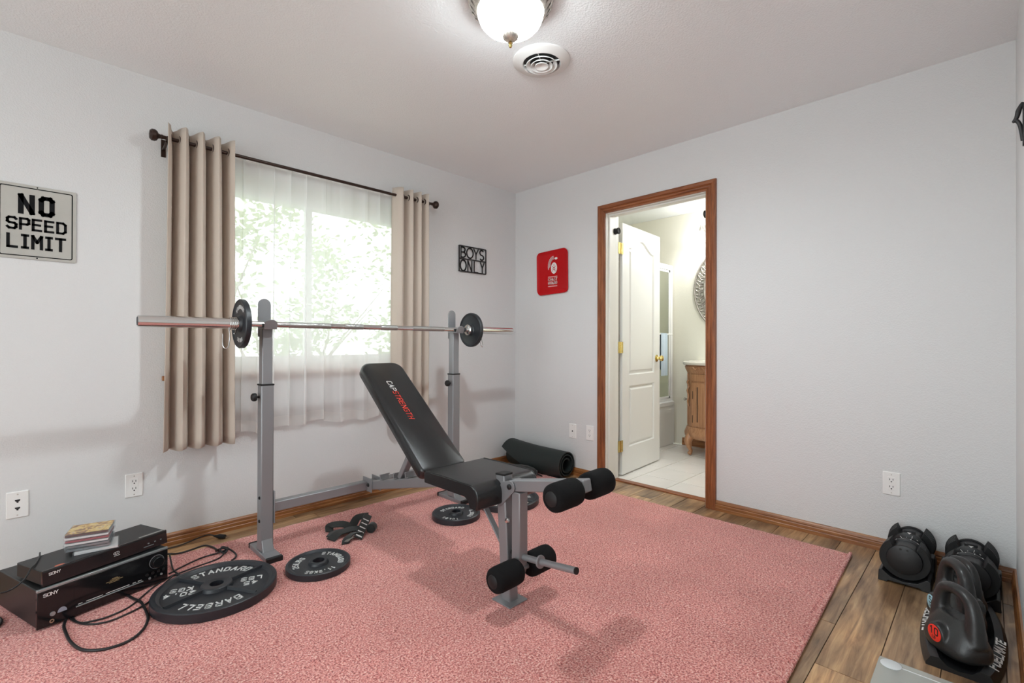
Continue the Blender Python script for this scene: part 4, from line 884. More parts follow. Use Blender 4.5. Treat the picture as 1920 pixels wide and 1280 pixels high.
for k in range(2): stroke(tx, arc(0.232 + k*0.006, 0.030 + k*0.001, 0.0075, 0.0048, 20, 330, 14), 0.0016, 0, 0.0005, BF @ Tm((0, 0, 0.0004)))
stroke(tx, [(0.226, 0.0205), (0.246, 0.0205)], 0.0016, 0, 0.0005, BF @ Tm((0, 0, 0.0004))); part(bp_, 'disc_logo', tx, 'print')
bt = MB()
for x in (0.352, 0.378, 0.402): bt.box((x, -0.0015, 0.026), (x+0.006, 0.0015, 0.030), Tm((0, 0.004, 0)))
bt.box((0.335, 0.001, 0.017), (0.375, 0.003, 0.019)); part(bp_, 'buttons', bt, 'silvertrim')
part(bp_, 'top_strip', MB().box((0.330, 0.022, 0.0578), (0.424, 0.030, 0.0586)), mat('pale_strip', (0.38, 0.37, 0.35), 0.5))
part(bp_, 'oval_sticker', MB().prism([(0.056 + 0.015*math.cos(a*PI/10), 0.022 + 0.009*math.sin(a*PI/10)) for a in range(20)], 0.0578, 0.0584), mat('orange_sticker', (0.55, 0.12, 0.06), 0.5))
part(bp_, 'white_sticker', MB().box((0.074, 0.012, 0.0578), (0.094, 0.016, 0.0584)), 'print')
CW, CD, CT = 0.142, 0.125, 0.0104
cz = 0.165 + 0.058
specs = [('white-spined clear disc case at the bottom front of the stack on the player', 0.190, 2.618, -6, 'print', None),
         ('clear disc case, second from the bottom of the stack on the player', 0.172, 2.640, -11, 'greyins', None),
         ('clear disc case, third from the bottom of the stack on the player', 0.170, 2.642, -13, 'greyins', None),
         ('clear disc case with white spine under the red-striped case', 0.168, 2.646, -12, 'print', None),
         ('disc case with dark red stripe along its white spine', 0.172, 2.648, -14, 'maroon', None),
         ('disc case with white spine just under the black-spined top case', 0.171, 2.649, -14, 'print', None),
         ('topmost disc case with yellow and brown picture cover and black spine', 0.172, 2.652, -15, 'gloss', 'cover')]
M['greyins'] = mat('grey_insert', (0.16, 0.17, 0.18), 0.5); M['maroon'] = mat('maroon_spine', (0.30, 0.03, 0.05), 0.5)
for lb, x, y, a, sp_, cov in specs:
    c = local_thing('disc_case', lb, 'disc case', (x, y, cz), math.radians(a), 'disc cases stacked on the player')
    part(c, 'shell', MB().box((-CW/2, -CD/2, 0), (CW/2, CD/2, CT)), 'jewel', 0.0008)
    part(c, 'insert', MB().box((-CW/2+0.004, -CD/2+0.0012, 0.0016), (CW/2-0.004, CD/2-0.003, CT-0.0020)), sp_)
    if cov: part(c, 'picture_cover', MB().box((-CW/2+0.003, -CD/2+0.003, CT), (CW/2-0.003, CD/2-0.003, CT+0.0006)), cov)
    cz += CT + 0.0004
def cable(name, label, pts, rad, cat='cable', k=5, group='loose black cables by the stereo'):
    return single(name, MB().tube(smooth_path(pts, k), rad, 8), 'cable', label, cat, group, smooth=60)
z0 = 0.018
pc = thing('power_cord', 'thin black power cord with plug lying along the oak baseboard', 'power cord', (0.6, 2.99, 0))
part(pc, 'wire', MB().tube(smooth_path([(0.36, 2.95, 0.02), (0.44, 2.985, 0.010), (0.55, 3.000, 0.008), (0.62, 3.018, 0.014), (0.675, 3.020, 0.020), (0.705, 2.995, 0.014)], 6), 0.0035, 8), 'cable')
pg = MB(); pg.tube([(0.700, 2.997, 0.014), (0.712, 2.985, 0.013), (0.722, 2.972, 0.013), (0.742, 2.948, 0.013)], [0.004, 0.008, 0.0125, 0.011], 10); part(pc, 'plug', pg, 'rubber')
part(pc, 'prong', MB().bar((0.740, 2.945, 0.013), (0.752, 2.930, 0.013), 0.006, 0.0015).bar((0.748, 2.955, 0.013), (0.760, 2.940, 0.013), 0.006, 0.0015), 'chrome')
cable('looped_cable', 'black cable looping from behind the stereo onto the rug edge', [(0.38, 2.86, 0.03), (0.455, 2.905, z0), (0.515, 2.862, z0), (0.574, 2.868, z0), (0.628, 2.880, z0), (0.655, 2.830, z0), (0.666, 2.760, z0), (0.682, 2.715, 0.022)], 0.0045)
cable('tied_cable', 'black cable running back from the knot towards the receiver knobs', [(0.685, 2.712, 0.030), (0.647, 2.730, z0), (0.589, 2.726, z0), (0.517, 2.692, z0), (0.470, 2.662, z0), (0.440, 2.640, z0)], 0.0038)
cable('knotted_cable', 'short black cable end curled around the knot near the bench foot', [(0.655, 2.765, z0), (0.672, 2.735, 0.034), (0.690, 2.700, 0.036), (0.676, 2.690, 0.024), (0.664, 2.720, 0.030), (0.680, 2.742, 0.038), (0.704, 2.705, 0.028), (0.716, 2.655, z0), (0.705, 2.615, z0), (0.682, 2.592, z0)], 0.0042)
cable('long_cable', 'long thin black cable sweeping past the large plate along the receiver front', [(0.700, 2.730, 0.034), (0.656, 2.668, 0.020), (0.605, 2.646, z0), (0.538, 2.634, z0), (0.483, 2.618, z0), (0.437, 2.605, z0), (0.370, 2.545, z0), (0.313, 2.469, z0), (0.282, 2.430, z0), (0.256, 2.410, z0), (0.203, 2.392, z0), (0.157, 2.398, z0), (0.128, 2.415, z0), (0.112, 2.470, 0.0175), (0.12, 2.53, 0.0175)], 0.0034)
cable('forked_cable', 'black cable forking upward beside the right end of the receiver', [(0.468, 2.795, 0.050), (0.462, 2.690, 0.020), (0.467, 2.625, z0), (0.474, 2.585, z0), (0.452, 2.606, 0.020), (0.424, 2.562, 0.022), (0.389, 2.518, z0), (0.350, 2.436, z0), (0.319, 2.398, z0), (0.262, 2.366, z0), (0.2, 2.352, z0), (0.148, 2.382, z0), (0.112, 2.448, 0.0175), (0.10, 2.52, 0.0175)], 0.0034)
cable('thick_cable', 'thick black cable curving across the rug in front of the receiver', [(0.105, 2.540, 0.019), (0.085, 2.440, 0.019), (0.087, 2.372, z0), (0.096, 2.288, z0), (0.117, 2.209, z0), (0.149, 2.166, z0), (0.196, 2.142, z0), (0.247, 2.150, z0), (0.288, 2.195, z0), (0.312, 2.265, z0), (0.316, 2.325, z0), (0.315, 2.380, z0), (0.311, 2.440, z0), (0.290, 2.500, 0.019), (0.27, 2.58, 0.019)], 0.0050)
cable('draped_cable', 'thin black cable draped over the left end of the disc player', [(0.022, 2.690, 0.2275), (0.020, 2.640, 0.2275), (0.010, 2.570, 0.2275), (-0.003, 2.530, 0.226), (-0.022, 2.500, 0.200), (-0.060, 2.470, 0.185), (-0.120, 2.450, 0.19), (-0.20, 2.42, 0.15), (-0.3, 2.4, 0.03)], 0.0028)
cable('coiled_cable', 'black cable end curled on the rug at the left end of the receiver', [(-0.16, 2.70, z0), (-0.105, 2.700, z0), (-0.082, 2.650, z0), (-0.088, 2.595, z0), (-0.12, 2.575, z0), (-0.20, 2.60, z0)], 0.0045)

# ================================================================== wall signs, tray, outlets
LWALL = lambda x, z, d=0.0: basis(Vector((1, 0, 0)), Vector((0, 0, 1)), Vector((0, -1, 0)), (x, YW - d, z))
RWALL = lambda y, z, d=0.0: basis(Vector((0, -1, 0)), Vector((0, 0, 1)), Vector((-1, 0, 0)), (XR - d, y, z))
s1 = thing('metal_sign', 'silver metal sign with black NO SPEED LIMIT lettering left of the window', 'sign', (0.011, YW, 1.61))
T = LWALL(0.0105, 1.611, 0.003)
part(s1, 'plate', MB().prism(rrect(0.262, 0.334, 0.006), 0, 0.0016, T), 'signmetal', 0.0005)
fb = MB(); o1, o2 = rrect(0.238, 0.310, 0.008), rrect(0.230, 0.302, 0.006); n = len(o1)
fb.loft([[(x, y, z) for x, y in o] for o, z in ((o1, 0.0016), (o1, 0.0026), (o2, 0.0026), (o2, 0.0016))], True, False, T); part(s1, 'border_line', fb, 'signblack', smooth=0)
TS_ = T @ Tm((0, 0, 0.0012))
tx = MB(); text(tx, 'NO', 0.074, TS_ @ Tm((-0.002, 0.042, 0)), 0.24, 0.40, 0.80, 0.0016); part(s1, 'lettering', tx, 'signblack', smooth=0)
tx = MB(); text(tx, 'SPEED', 0.047, TS_ @ Tm((0, -0.034, 0)), 0.21, 0.29, 0.94, 0.0016); part(s1, 'lettering', tx, 'signblack', smooth=0)
tx = MB(); text(tx, 'LIMIT', 0.055, TS_ @ Tm((0, -0.1165, 0)), 0.20, 0.27, 0.84, 0.0016, widths={'I': 0.72}); part(s1, 'lettering', tx, 'signblack', smooth=0)
rv = MB()
for x, y in ((0, 0.160), (0, -0.160)): rv.lathe([(0, 0.0016), (0.003, 0.0016), (0.003, 0.0024), (0, 0.0028)], 10, T @ Tm((x, y, 0)))
part(s1, 'nail', rv, 'signblack')
s2 = thing('wire_sign', 'black cut-out BOYS ONLY sign between the curtain and the corner', 'sign', (2.598, YW, 1.77))
X0, X1, Z0, Z1 = 2.447, 2.748, 1.655, 1.873; xm, zm = (X0+X1)/2, (Z0+Z1)/2
T = LWALL(xm, zm, 0.008); w, h = X1-X0, Z1-Z0; fb = MB(); t = 0.0095
o1 = rrect(w, h, 0.010); o2 = rrect(w-2*t, h-2*t, 0.004)
fb.loft([[(x, y, z) for x, y in o] for o, z in ((o1, 0), (o1, 0.005), (o2, 0.005), (o2, 0))] + [[(x, y, 0) for x, y in o1]], True, False, T)
fb.box((-w/2+t*0.5, -0.0045, 0), (w/2-t*0.5, 0.0045, 0.005), T)
part(s2, 'frame', fb, 'blackmetal', smooth=20)
tx = MB(); text(tx, 'BOYS', 0.082, T @ Tm((-0.002, 0.012, 0)), 0.105, 0.19, 0.98, 0.005, RO, widths={'O': 1.2}); part(s2, 'lettering', tx, 'blackmetal', smooth=0)
tx = MB(); text(tx, 'ONLY', 0.088, T @ Tm((-0.002, -0.099, 0)), 0.10, 0.30, 0.80, 0.005, RO, widths={'O': 1.2}); part(s2, 'lettering', tx, 'blackmetal', smooth=0)
st2 = MB()
for x, y in ((-w/2+0.005, h/2-0.005), (w/2-0.005, h/2-0.005), (-w/2+0.005, -h/2+0.005), (w/2-0.005, -h/2+0.005)): st2.cyl(T @ Vector((x, y, -0.008)), T @ Vector((x, y, 0)), 0.0025, 8)
part(s2, 'standoff', st2, 'blackmetal')

try_ = thing('red_tray', 'wavy-edged red plastic plaque with white emblem near the corner', 'wall plaque', (XR, 2.62, 1.67))
T = RWALL(2.6215, 1.672, 0.002)
def tray_outline(w, h, rr):
    out = []
    for x, y in rrect(w, h, rr, 7): out.append((x + 0.010*math.cos(PI*y/h)*(-1 if x > 0 else 1) * (1 if abs(x) > w*0.3 else 0.3) - 0.010*y/h*0.6, y + 0.006*math.sin(2*PI*x/w)))
    return out
def dense(P, k=4): return [tuple(Vector(P[i]).lerp(Vector(P[(i+1) % len(P)]), j/k)) for i in range(len(P)) for j in range(k)]
tb = MB(); oo = tray_outline(0.352, 0.372, 0.050)
tb.loft([[(x, y, z) for x, y in (offset_poly(oo, d) if d else oo)] for d, z in ((0.012, 0.0), (0.0, 0.010), (0.003, 0.0135), (0.012, 0.0125), (0.022, 0.0045))], True, True, T)
part(try_, 'dish', tb, 'red', smooth=50)
em = MB(); TE = T @ Tm((0.000, 0.030, 0.0048))
for k in range(4):       # striped left flank of the emblem
    stroke(em, [(x, y) for x, y in arc(0.010, 0.024, 0.056 - k*0.0075, 0.080 - k*0.0085, 88 - k*2, 200 - k*6, 10)], 0.0040, 0, 0.0006, TE)
em.prism([(0.018 + 0.033*math.cos(a*PI/14), 0.004 + 0.048*math.sin(a*PI/14)) for a in range(28)], 0, 0.0005, TE)
em.prism([(0.040 + 0.016*math.cos(a*PI/8), 0.084 + 0.010*math.sin(a*PI/8)) for a in range(16)], 0, 0.0006, TE)
part(try_, 'white_emblem', em, 'print', smooth=0)
ed = MB()
for P_ in ([(0.002, 0.018), (0.018, 0.008), (0.034, 0.018)], [(0.004, 0.000), (0.018, 0.006), (0.032, 0.000)], [(0.004, -0.024), (0.008, -0.010), (0.028, -0.010), (0.032, -0.024)], [(0.018, 0.036), (0.018, 0.024)]): stroke(ed, P_, 0.005, 0.0005, 0.0010, TE)
part(try_, 'red_lines', ed, 'red', smooth=0)
tx = MB(); text(tx, 'COAST', 0.022, T @ Tm((0.004, -0.070, 0.0048)), 0.22, 0.34, 1.0, 0.0006); part(try_, 'white_lettering', tx, 'print', smooth=0); tx = MB(); text(tx, 'GUARD', 0.022, T @ Tm((0.004, -0.101, 0.0048)), 0.22, 0.34, 1.0, 0.0006); part(try_, 'white_lettering', tx, 'print', smooth=0)
part(try_, 'pink_bars', MB().box((-0.046, -0.041, 0.0047), (0.054, -0.034, 0.0053), T).box((-0.046, -0.122, 0.0047), (0.054, -0.114, 0.0053), T), 'pinkprint')

def wallplate(label, T, kind):
    o = thing('wall_plate', label, 'outlet', T.translation, 'white wall plates')
    part(o, 'cover', MB().loft([[(x, y, z) for x, y in rrect(w, h, rr)] for w, h, rr, z in ((0.072, 0.118, .003, 0), (0.072, 0.118, .003, 0.002), (0.066, 0.112, .004, 0.0055))], True, True, T), 'plastic', smooth=30)
    sl = MB(); sc = MB(); Zf = 0.0056
    for y in ((0.046, -0.046) if kind != 'duplex' else (0.0,)): sc.lathe([(0, Zf-0.001), (0.0032, Zf-0.001), (0.0028, Zf+0.0006), (0, Zf+0.0008)], 10, T @ Tm((0, y, 0)))
    if kind == 'decora':
        part(o, 'insert', MB().prism(rrect(0.034, 0.068, 0.003), Zf-0.001, Zf+0.0012, T), 'plastic', 0.0005); Zf += 0.0012; ys = (0.018, -0.018)
    elif kind == 'duplex':
        for y in (0.0195, -0.0195): part(o, 'receptacle', MB().prism([(px*0.9, py) for px, py in rrect(0.034, 0.029, 0.011)], Zf-0.001, Zf+0.0015, T @ Tm((0, y, 0))), 'plastic', 0.0005)
        Zf += 0.0015; ys = (0.0195, -0.0195)
    else: ys = ()
    for y in ys:
        for x in (-0.0065, 0.0065): sl.box((x-0.0013, y-0.001, Zf-0.0008), (x+0.0013, y+0.0085, Zf+0.0003), T)
        sl.lathe([(0, Zf-0.0008), (0.003, Zf-0.0008), (0.003, Zf+0.0003), (0, Zf+0.0003)], 12, T @ Tm((0, y-0.0075, 0)))
    if kind == 'ports':
        for y in (0.017, -0.017): sl.prism([(-0.0085, y+0.006), (-0.0085, y+0.001), (-0.003, y-0.004), (-0.003, y-0.008), (0.003, y-0.008), (0.003, y-0.004), (0.0085, y+0.001), (0.0085, y+0.006)][::-1], Zf-0.0005, Zf+0.0005, T)
    if kind == 'jack': sl.prism([(-0.006, -0.006), (0.006, -0.006), (0.006, 0.003), (0.003, 0.003), (0.003, 0.006), (-0.003, 0.006), (-0.003, 0.003), (-0.006, 0.003)], Zf-0.0005, Zf+0.0005, T)
    part(o, 'slot', sl, 'slot', smooth=0); part(o, 'screw', sc, 'nickel')
wallplate('white two-port cable plate on the window wall above the stereo', LWALL(-0.047, 0.346), 'ports')
wallplate('white electrical outlet on the window wall left of the bench rack', LWALL(0.3635, 0.347), 'decora')
wallplate('small white phone jack plate on the right wall above the rolled mat', RWALL(2.405, 0.355), 'jack')
wallplate('white electrical outlet just left of the brown door casing', RWALL(2.234, 0.360), 'duplex')
wallplate('white electrical outlet on the right wall above the dumbbells', RWALL(0.3535, 0.355), 'decora')

# ================================================================== ceiling lamp, vent, wall hook
cl = thing('ceiling_lamp', 'antique silver flush ceiling lamp with glowing frosted glass bowl', 'ceiling lamp', (1.34, 1.35, H))
T = Tm((1.34, 1.35, 0))
part(cl, 'canopy', MB().lathe([(0, H), (0.168, H), (0.170, H-0.008), (0.163, H-0.014), (0.160, H-0.022), (0.152, H-0.034), (0.143, H-0.046), (0.134, H-0.052), (0.128, H-0.050), (0.128, H-0.044), (0, H-0.044)], 64, T), 'nickel')
for k in range(30):
    a = 2*PI*k/30; lm = MB(); T2 = T @ Matrix.Rotation(a, 4, 'Z')
    lm.add([(0.163, -0.013, H-0.014), (0.171, 0, H-0.010), (0.163, 0.013, H-0.014), (0.159, 0.012, H-0.030), (0.139, 0, H-0.054), (0.159, -0.012, H-0.030), (0.164, 0, H-0.030)], [(0,1,6), (1,2,6), (2,3,6), (3,4,6), (4,5,6), (5,0,6)], T2)
    part(cl, 'acanthus_leaf', lm, 'nickel', smooth=60)
bo = MB(); prof = [(0.127, H-0.044), (0.131, H-0.054), (0.130, H-0.068), (0.122, H-0.088), (0.106, H-0.106), (0.082, H-0.120), (0.054, H-0.130), (0.020, H-0.135)]
bo.loft([[(r_*math.cos(2*PI*i/64), r_*math.sin(2*PI*i/64), z) for i in range(64)] for r_, z in prof], True, False, T)
bw = part(cl, 'glass_bowl', bo, 'dome', smooth=60)
fl_ = MB()
for k in range(24):
    a = 2*PI*k/24; T2 = T @ Matrix.Rotation(a, 4, 'Z'); fl_.tube([(0.046, 0, H-0.1325), (0.060, 0, H-0.1290), (0.075, 0, H-0.1235)], [0.0022, 0.0030, 0.0016], 6, T=T2)
part(bw, 'etched_flutes', fl_, 'domecut')
fi = MB(); fi.loft([[((r_ + 0.0012*math.cos(18*2*PI*i/72))*math.cos(2*PI*i/72), (r_ + 0.0012*math.cos(18*2*PI*i/72))*math.sin(2*PI*i/72), z) for i in range(72)] for r_, z in ((0.027, H-0.126), (0.0335, H-0.138), (0.030, H-0.152), (0.016, H-0.164), (0.008, H-0.166))], True, True, T)
f_ = part(cl, 'finial', fi, 'nickel', smooth=60)
part(f_, 'finial_tip', MB().lathe([(0.005, H-0.165), (0.006, H-0.170), (0.0085, H-0.174), (0.0045, H-0.178), (0.0080, H-0.183), (0.005, H-0.190), (0, H-0.193)], 16, T), 'brass')
part(cl, 'lamp_holder', MB().cyl((1.34, 1.35, H-0.044), (1.34, 1.35, H-0.132), 0.006, 10), 'nickel')
vt = thing('ceiling_vent', 'round white ceiling air vent with concentric rings beside the lamp', 'air vent', (1.737, 1.535, H))
T = Tm((1.737, 1.535, 0))
part(vt, 'flange', MB().ringlathe([(0.139, H), (0.139, H-0.004), (0.130, H-0.010), (0.112, H-0.012), (0.100, H-0.018), (0.092, H-0.018), (0.088, H-0.010), (0.088, H)], 64, T), 'white', smooth=30)
part(vt, 'duct', MB().lathe([(0, H-0.0005), (0.090, H-0.0005), (0.090, H-0.002), (0, H-0.002)], 48, T), 'slot')
for r0, r1, z0_, z1_ in ((0.076, 0.056, 0.022, 0.007), (0.053, 0.036, 0.025, 0.010)):
    part(vt, 'ring', MB().ringlathe([(r0, H-z0_), (r0-0.001, H-z0_-0.003), (r1, H-z1_-0.003), (r1, H-z1_)], 48, T), 'white', smooth=30)
part(vt, 'centre_cone', MB().lathe([(0.033, H-0.026), (0.032, H-0.029), (0.015, H-0.022), (0.004, H-0.018), (0, H-0.018)][::-1] + [(0.033, H-0.026), (0.0, H-0.014)], 40, T), 'white', smooth=30)
for a in (0.5, 0.5+PI/2, 0.5+PI, 0.5+1.5*PI):
    c, s = math.cos(a), math.sin(a); part(vt, 'spoke', MB().bar((1.737+0.02*c, 1.535+0.02*s, H-0.010), (1.737+0.09*c, 1.535+0.09*s, H-0.008), 0.003, 0.006), 'white')
hk = thing('wall_hook', 'black iron coat hook on the front wall at the right edge', 'hook', (2.41, YF, 1.83))
part(hk, 'back_plate', MB().prism(rrect(0.024, 0.15, 0.010), 0, 0.004, basis(Vector((-1, 0, 0)), Vector((0, 0, 1)), Vector((0, 1, 0)), (2.41, YF, 1.83))), 'blackmetal', 0.001)
hp = MB(); hp.tube(smooth_path([(2.41, YF+0.002, 1.905), (2.41, YF+0.012, 1.885), (2.41, YF+0.018, 1.858), (2.41, YF+0.027, 1.843)], 4), [0.006, 0.0065, 0.007, 0.007, 0.0075, 0.008, 0.0075, 0.0070, 0.0066, 0.0062, 0.0058, 0.0055, 0.003], 10)
hp.tube(smooth_path([(2.41, YF+0.020, 1.850), (2.41, YF+0.012, 1.836), (2.41, YF+0.007, 1.810), (2.41, YF+0.003, 1.775)], 4), 0.006, 10)
part(hk, 'prong', hp, 'blackmetal', smooth=50)

# ================================================================== adjustable dumbbells in their trays
def dumbbell(xf, yc, lab1, lab2):
    L = 0.335
    ty = thing('dumbbell_tray', lab1, 'tray', (xf, yc, 0), 'trays of the adjustable dumbbells')
    bs = MB(); sec = [(-0.092, 0.0), (-0.060, 0.0), (-0.055, 0.008), (0.055, 0.008), (0.060, 0.0), (0.092, 0.0), (0.090, 0.046), (0.078, 0.052), (0.062, 0.040), (0.045, 0.026), (0.0, 0.018), (-0.045, 0.026), (-0.062, 0.040), (-0.078, 0.052), (-0.090, 0.046)]
    bs.loft([[(xf + dx, yc + y*k, z) for y, z in sec] for dx, k in ((0, 0.99), (0.004, 1.0), (L-0.004, 1.0), (L, 0.99))])
    part(ty, 'base', bs, 'blackplastic', 0.002)
    for x in (xf + 0.165, ):
        part(ty, 'side_post', MB().box((x-0.030, yc-0.094, 0.0), (x+0.030, yc-0.076, 0.110)), 'blackplastic', 0.004)
        part(ty, 'side_post', MB().box((x-0.030, yc+0.076, 0.0), (x+0.030, yc+0.094, 0.110)), 'blackplastic', 0.004)
    zc = 0.113
    db = thing('adjustable_dumbbell', lab2, 'dumbbell', (xf, yc, zc), 'adjustable dumbbells')
    T = lambda x: basis(Vector((0, -1, 0)), Vector((0, 0, 1)), Vector((-1, 0, 0)), (x, yc, zc))      # local z points to the camera end (-x)
    part(db, 'handle', MB().lathe([(0, -0.29), (0.016, -0.29), (0.0165, -0.20), (0.018, -0.165), (0.0165, -0.13), (0.016, -0.03), (0, -0.03)], 20, T(xf)), 'chrome')
    def notched(r0, half, ri, z0_, z1_, x, w=0.013):
        P = []
        a0, a1 = math.radians(90+half), math.radians(450-half)
        for i in range(41): a = a0 + (a1-a0)*i/40; P.append((r0*math.cos(a), r0*math.sin(a)))
        a0, a1 = math.radians(90-half*1.25), math.radians(90+half*1.25)
        for i in range(13): a = a0 + (a1-a0)*i/12; P.append((ri*math.cos(a), ri*math.sin(a)))
        return MB().prism(P, z0_, z1_, T(x))
    for xs, s in ((xf + 0.012, 1), (xf + 0.228, -1)):
        for k in range(5):
            x = xs + 0.014 + k*0.0175
            part(db, 'weight_disc', notched(0.0900 - 0.0010*(k if s > 0 else 4-k), 36, 0.055, -0.0078, 0.0078, x), 'rubber', 0.002)
        xe = xs + (0.0 if s > 0 else 0.096)
        cap = part(db, 'end_cap', MB().lathe([(0, -0.006*s), (0.060, -0.006*s), (0.064, 0.0), (0.062, 0.006*s), (0.045, 0.010*s), (0, 0.011*s)], 40, T(xe)), 'blackplastic', smooth=40)
        if s > 0:
            hb = MB()
            for y in (-0.012, 0.012): hb.lathe([(0, 0.0085), (0.0045, 0.0085), (0.0045, 0.0105), (0, 0.0105)], 10, T(xe) @ Tm((y, 0.047, 0)))
            part(cap, 'pin_hole', hb, 'slot')
        xi = xs + (0.098 if s > 0 else -0.004)
        part(db, 'hub_cover', MB().lathe([(0, -0.10 if s > 0 else 0.0), (0.056, -0.10 if s > 0 else 0.0), (0.056, 0.0 if s > 0 else 0.10), (0, 0.0 if s > 0 else 0.10)], 32, T(xi - (0.10 if s > 0 else 0) + (0.10 if s < 0 else 0))), 'blackplastic', 0.003)
        dl = part(db, 'dial', MB().lathe([(0, -0.010), (0.060, -0.010), (0.0635, -0.006), (0.0635, 0.006), (0.056, 0.011), (0, 0.011)], 40, T(xi + (0.010 if s > 0 else -0.010))), 'blackplastic', smooth=40)
        tx = MB()
        for k, sn in enumerate('|.|-'):
            a = math.radians(90 + 38 - 25*k)
            if s > 0: Tn = T(xi + 0.010) @ Matrix.Rotation(a - PI/2, 4, 'Z') @ basis(Vector((1, 0, 0)), Vector((0, 0, -1)), Vector((0, 1, 0)), (0, 0.0636, 0.005))
            else: Tn = T(xi - 0.010) @ Matrix.Rotation(a - PI/2, 4, 'Z') @ Tm((0, 0.044, 0.0105))
            text(tx, sn, 0.010, Tn, 0.2, 0.3, 1.0, 0.0008)
        if s < 0:
            tx.prism([(-0.008, 0.068), (0.0, 0.060), (0.008, 0.068)], 0, 0.001, T(xi - 0.004) @ Tm((0, 0, 0.016)))
            part(db, 'pointer_plate', MB().box((-0.022, 0.040, 0), (0.022, 0.072, 0.006), T(xi) @ Tm((0, 0, 0.0))), 'blackplastic', 0.002)
        part(dl, 'white_numbers', tx, 'print', smooth=0)
dumbbell(2.722, 0.266, 'low black plastic tray under the dumbbell that stands beside the kettlebells', 'black adjustable dumbbell standing clear of the kettlebells, below the wall outlet')
dumbbell(2.722, 0.056, 'low black plastic tray in the room corner behind the kettlebells', 'black adjustable dumbbell in the room corner, partly hidden behind the kettlebells')

# ================================================================== kettlebells in their rack
KX0, KX1, KYC = 2.118, 2.700, 0.068
kr = thing('kettlebell_rack', 'long black kettlebell tray with white lettering along both curved edges', 'rack', (2.4, KYC, 0))
def tray_half(x):
    u = (x-KX0)/(KX1-KX0); return 0.082 + 0.034*math.sin(PI*min(1, max(0, u)))**0.8
rings = []
for i in range(25):
    x = KX0 + (KX1-KX0)*i/24; hw = tray_half(x); e = 0.0 if 0 < i < 24 else 1.0
    q = 0.030 if 1 < i < 23 else 0.022
    sec = [(-hw, 0), (-hw, 0.010), (-hw+0.012, 0.032), (-hw+0.034, 0.040 - 0.004*e), (-hw+0.052, 0.018), (0, 0.012), (hw-0.052, 0.018), (hw-0.034, 0.040 - 0.004*e), (hw-0.012, 0.032), (hw, 0.010), (hw, 0)]
    rings.append([(x, KYC + y, z) for y, z in sec])
part(kr, 'tray', MB().loft(rings), 'blackplastic', smooth=30)
for s in (1, -1):
    tx = MB(); word = 'FUELMATE'; n = len(word); hgt = 0.022
    for i, ch in enumerate(word):
        if s > 0: x = 2.515 - i*0.0305
        else: x = 2.185 + i*0.0290
        hw = tray_half(x); dy = (tray_half(x+0.005)-tray_half(x-0.005))/0.01
        # lettering lies on the sloping rim; the tops point towards the middle of the tray
        rim_a = Vector((x, KYC + s*(hw-0.012), 0.032)); rim_b = Vector((x, KYC + s*(hw-0.034), 0.040))
        yv = (rim_b-rim_a).normalized(); xv = Vector((-s*1.0, -dy*1.0, 0)).normalized()
        xv = (xv - yv*xv.dot(yv)).normalized(); zv = xv.cross(yv)
        Tn = basis(xv, yv, zv, rim_a + zv*0.0006 - yv*0.004)
        for pl_ in GL[ch]: stroke(tx, [(px*0.034 - 0.010, py*hgt) for px, py in pl_], 0.0052, 0, 0.0008, Tn)
    part(kr, 'white_lettering', tx, 'print', smooth=0)
def kettle_mesh():
    """vinyl kettlebell: broad body running up into two shoulders and a thick arched handle; local origin at its base centre"""
    mb = MB(); rings = []
    for k in range(15):                       # body
        v = k/14; z = 0.010 + 0.128*v
        ry = 0.096*(1-max(0, (0.18-v)/0.18)**2*0.30)*(1 - 0.34*max(0, v-0.35)**1.3/0.65**1.3); rx = 0.073*(1-max(0, (0.18-v)/0.18)**2*0.30)*(1 - 0.62*max(0, v-0.30)**1.2/0.7**1.2)
        rings.append([(rx*math.copysign(abs(math.cos(a))**0.85, math.cos(a)), ry*math.copysign(abs(math.sin(a))**0.85, math.sin(a)), z) for a in [2*PI*i/40 for i in range(40)]])
    mb.loft(rings)
    P = smooth_path([(0.0, 0.068, 0.075), (0.0, 0.066, 0.125), (0.0, 0.062, 0.170), (0.0, 0.048, 0.205), (0.0, 0.018, 0.220), (0.0, -0.018, 0.220), (0.0, -0.048, 0.205), (0.0, -0.062, 0.170), (0.0, -0.066, 0.125), (0.0, -0.068, 0.075)], 5)
    n = len(P); mb.tube(P, [0.0190 + 0.014*abs(2*i/(n-1)-1)**2.2 for i in range(n)], 18)
    for s in (1, -1):                         # round bosses on both flanks
        mb.lathe([(0, 0.040), (0.034, 0.040), (0.034, 0.070), (0.031, 0.075), (0, 0.076)], 32, Tm((0, 0, 0.074), 0, s*PI/2))
    me = mb.mesh('kettle_raw', 0); o = bpy.data.objects.new('kettle_raw', me); col.objects.link(o)
    rm = o.modifiers.new('r', 'REMESH'); rm.mode = 'VOXEL'; rm.voxel_size = 0.0042
    sm_ = o.modifiers.new('s', 'SMOOTH'); sm_.factor = 0.6; sm_.iterations = 9
    dg = bpy.context.evaluated_depsgraph_get(); out = bpy.data.meshes.new_from_object(o.evaluated_get(dg))
    bpy.data.objects.remove(o); bpy.data.meshes.remove(me); out.name = 'kettlebell_body'
    out.polygons.foreach_set('use_smooth', [True]*len(out.polygons)); return out
KM = kettle_mesh()
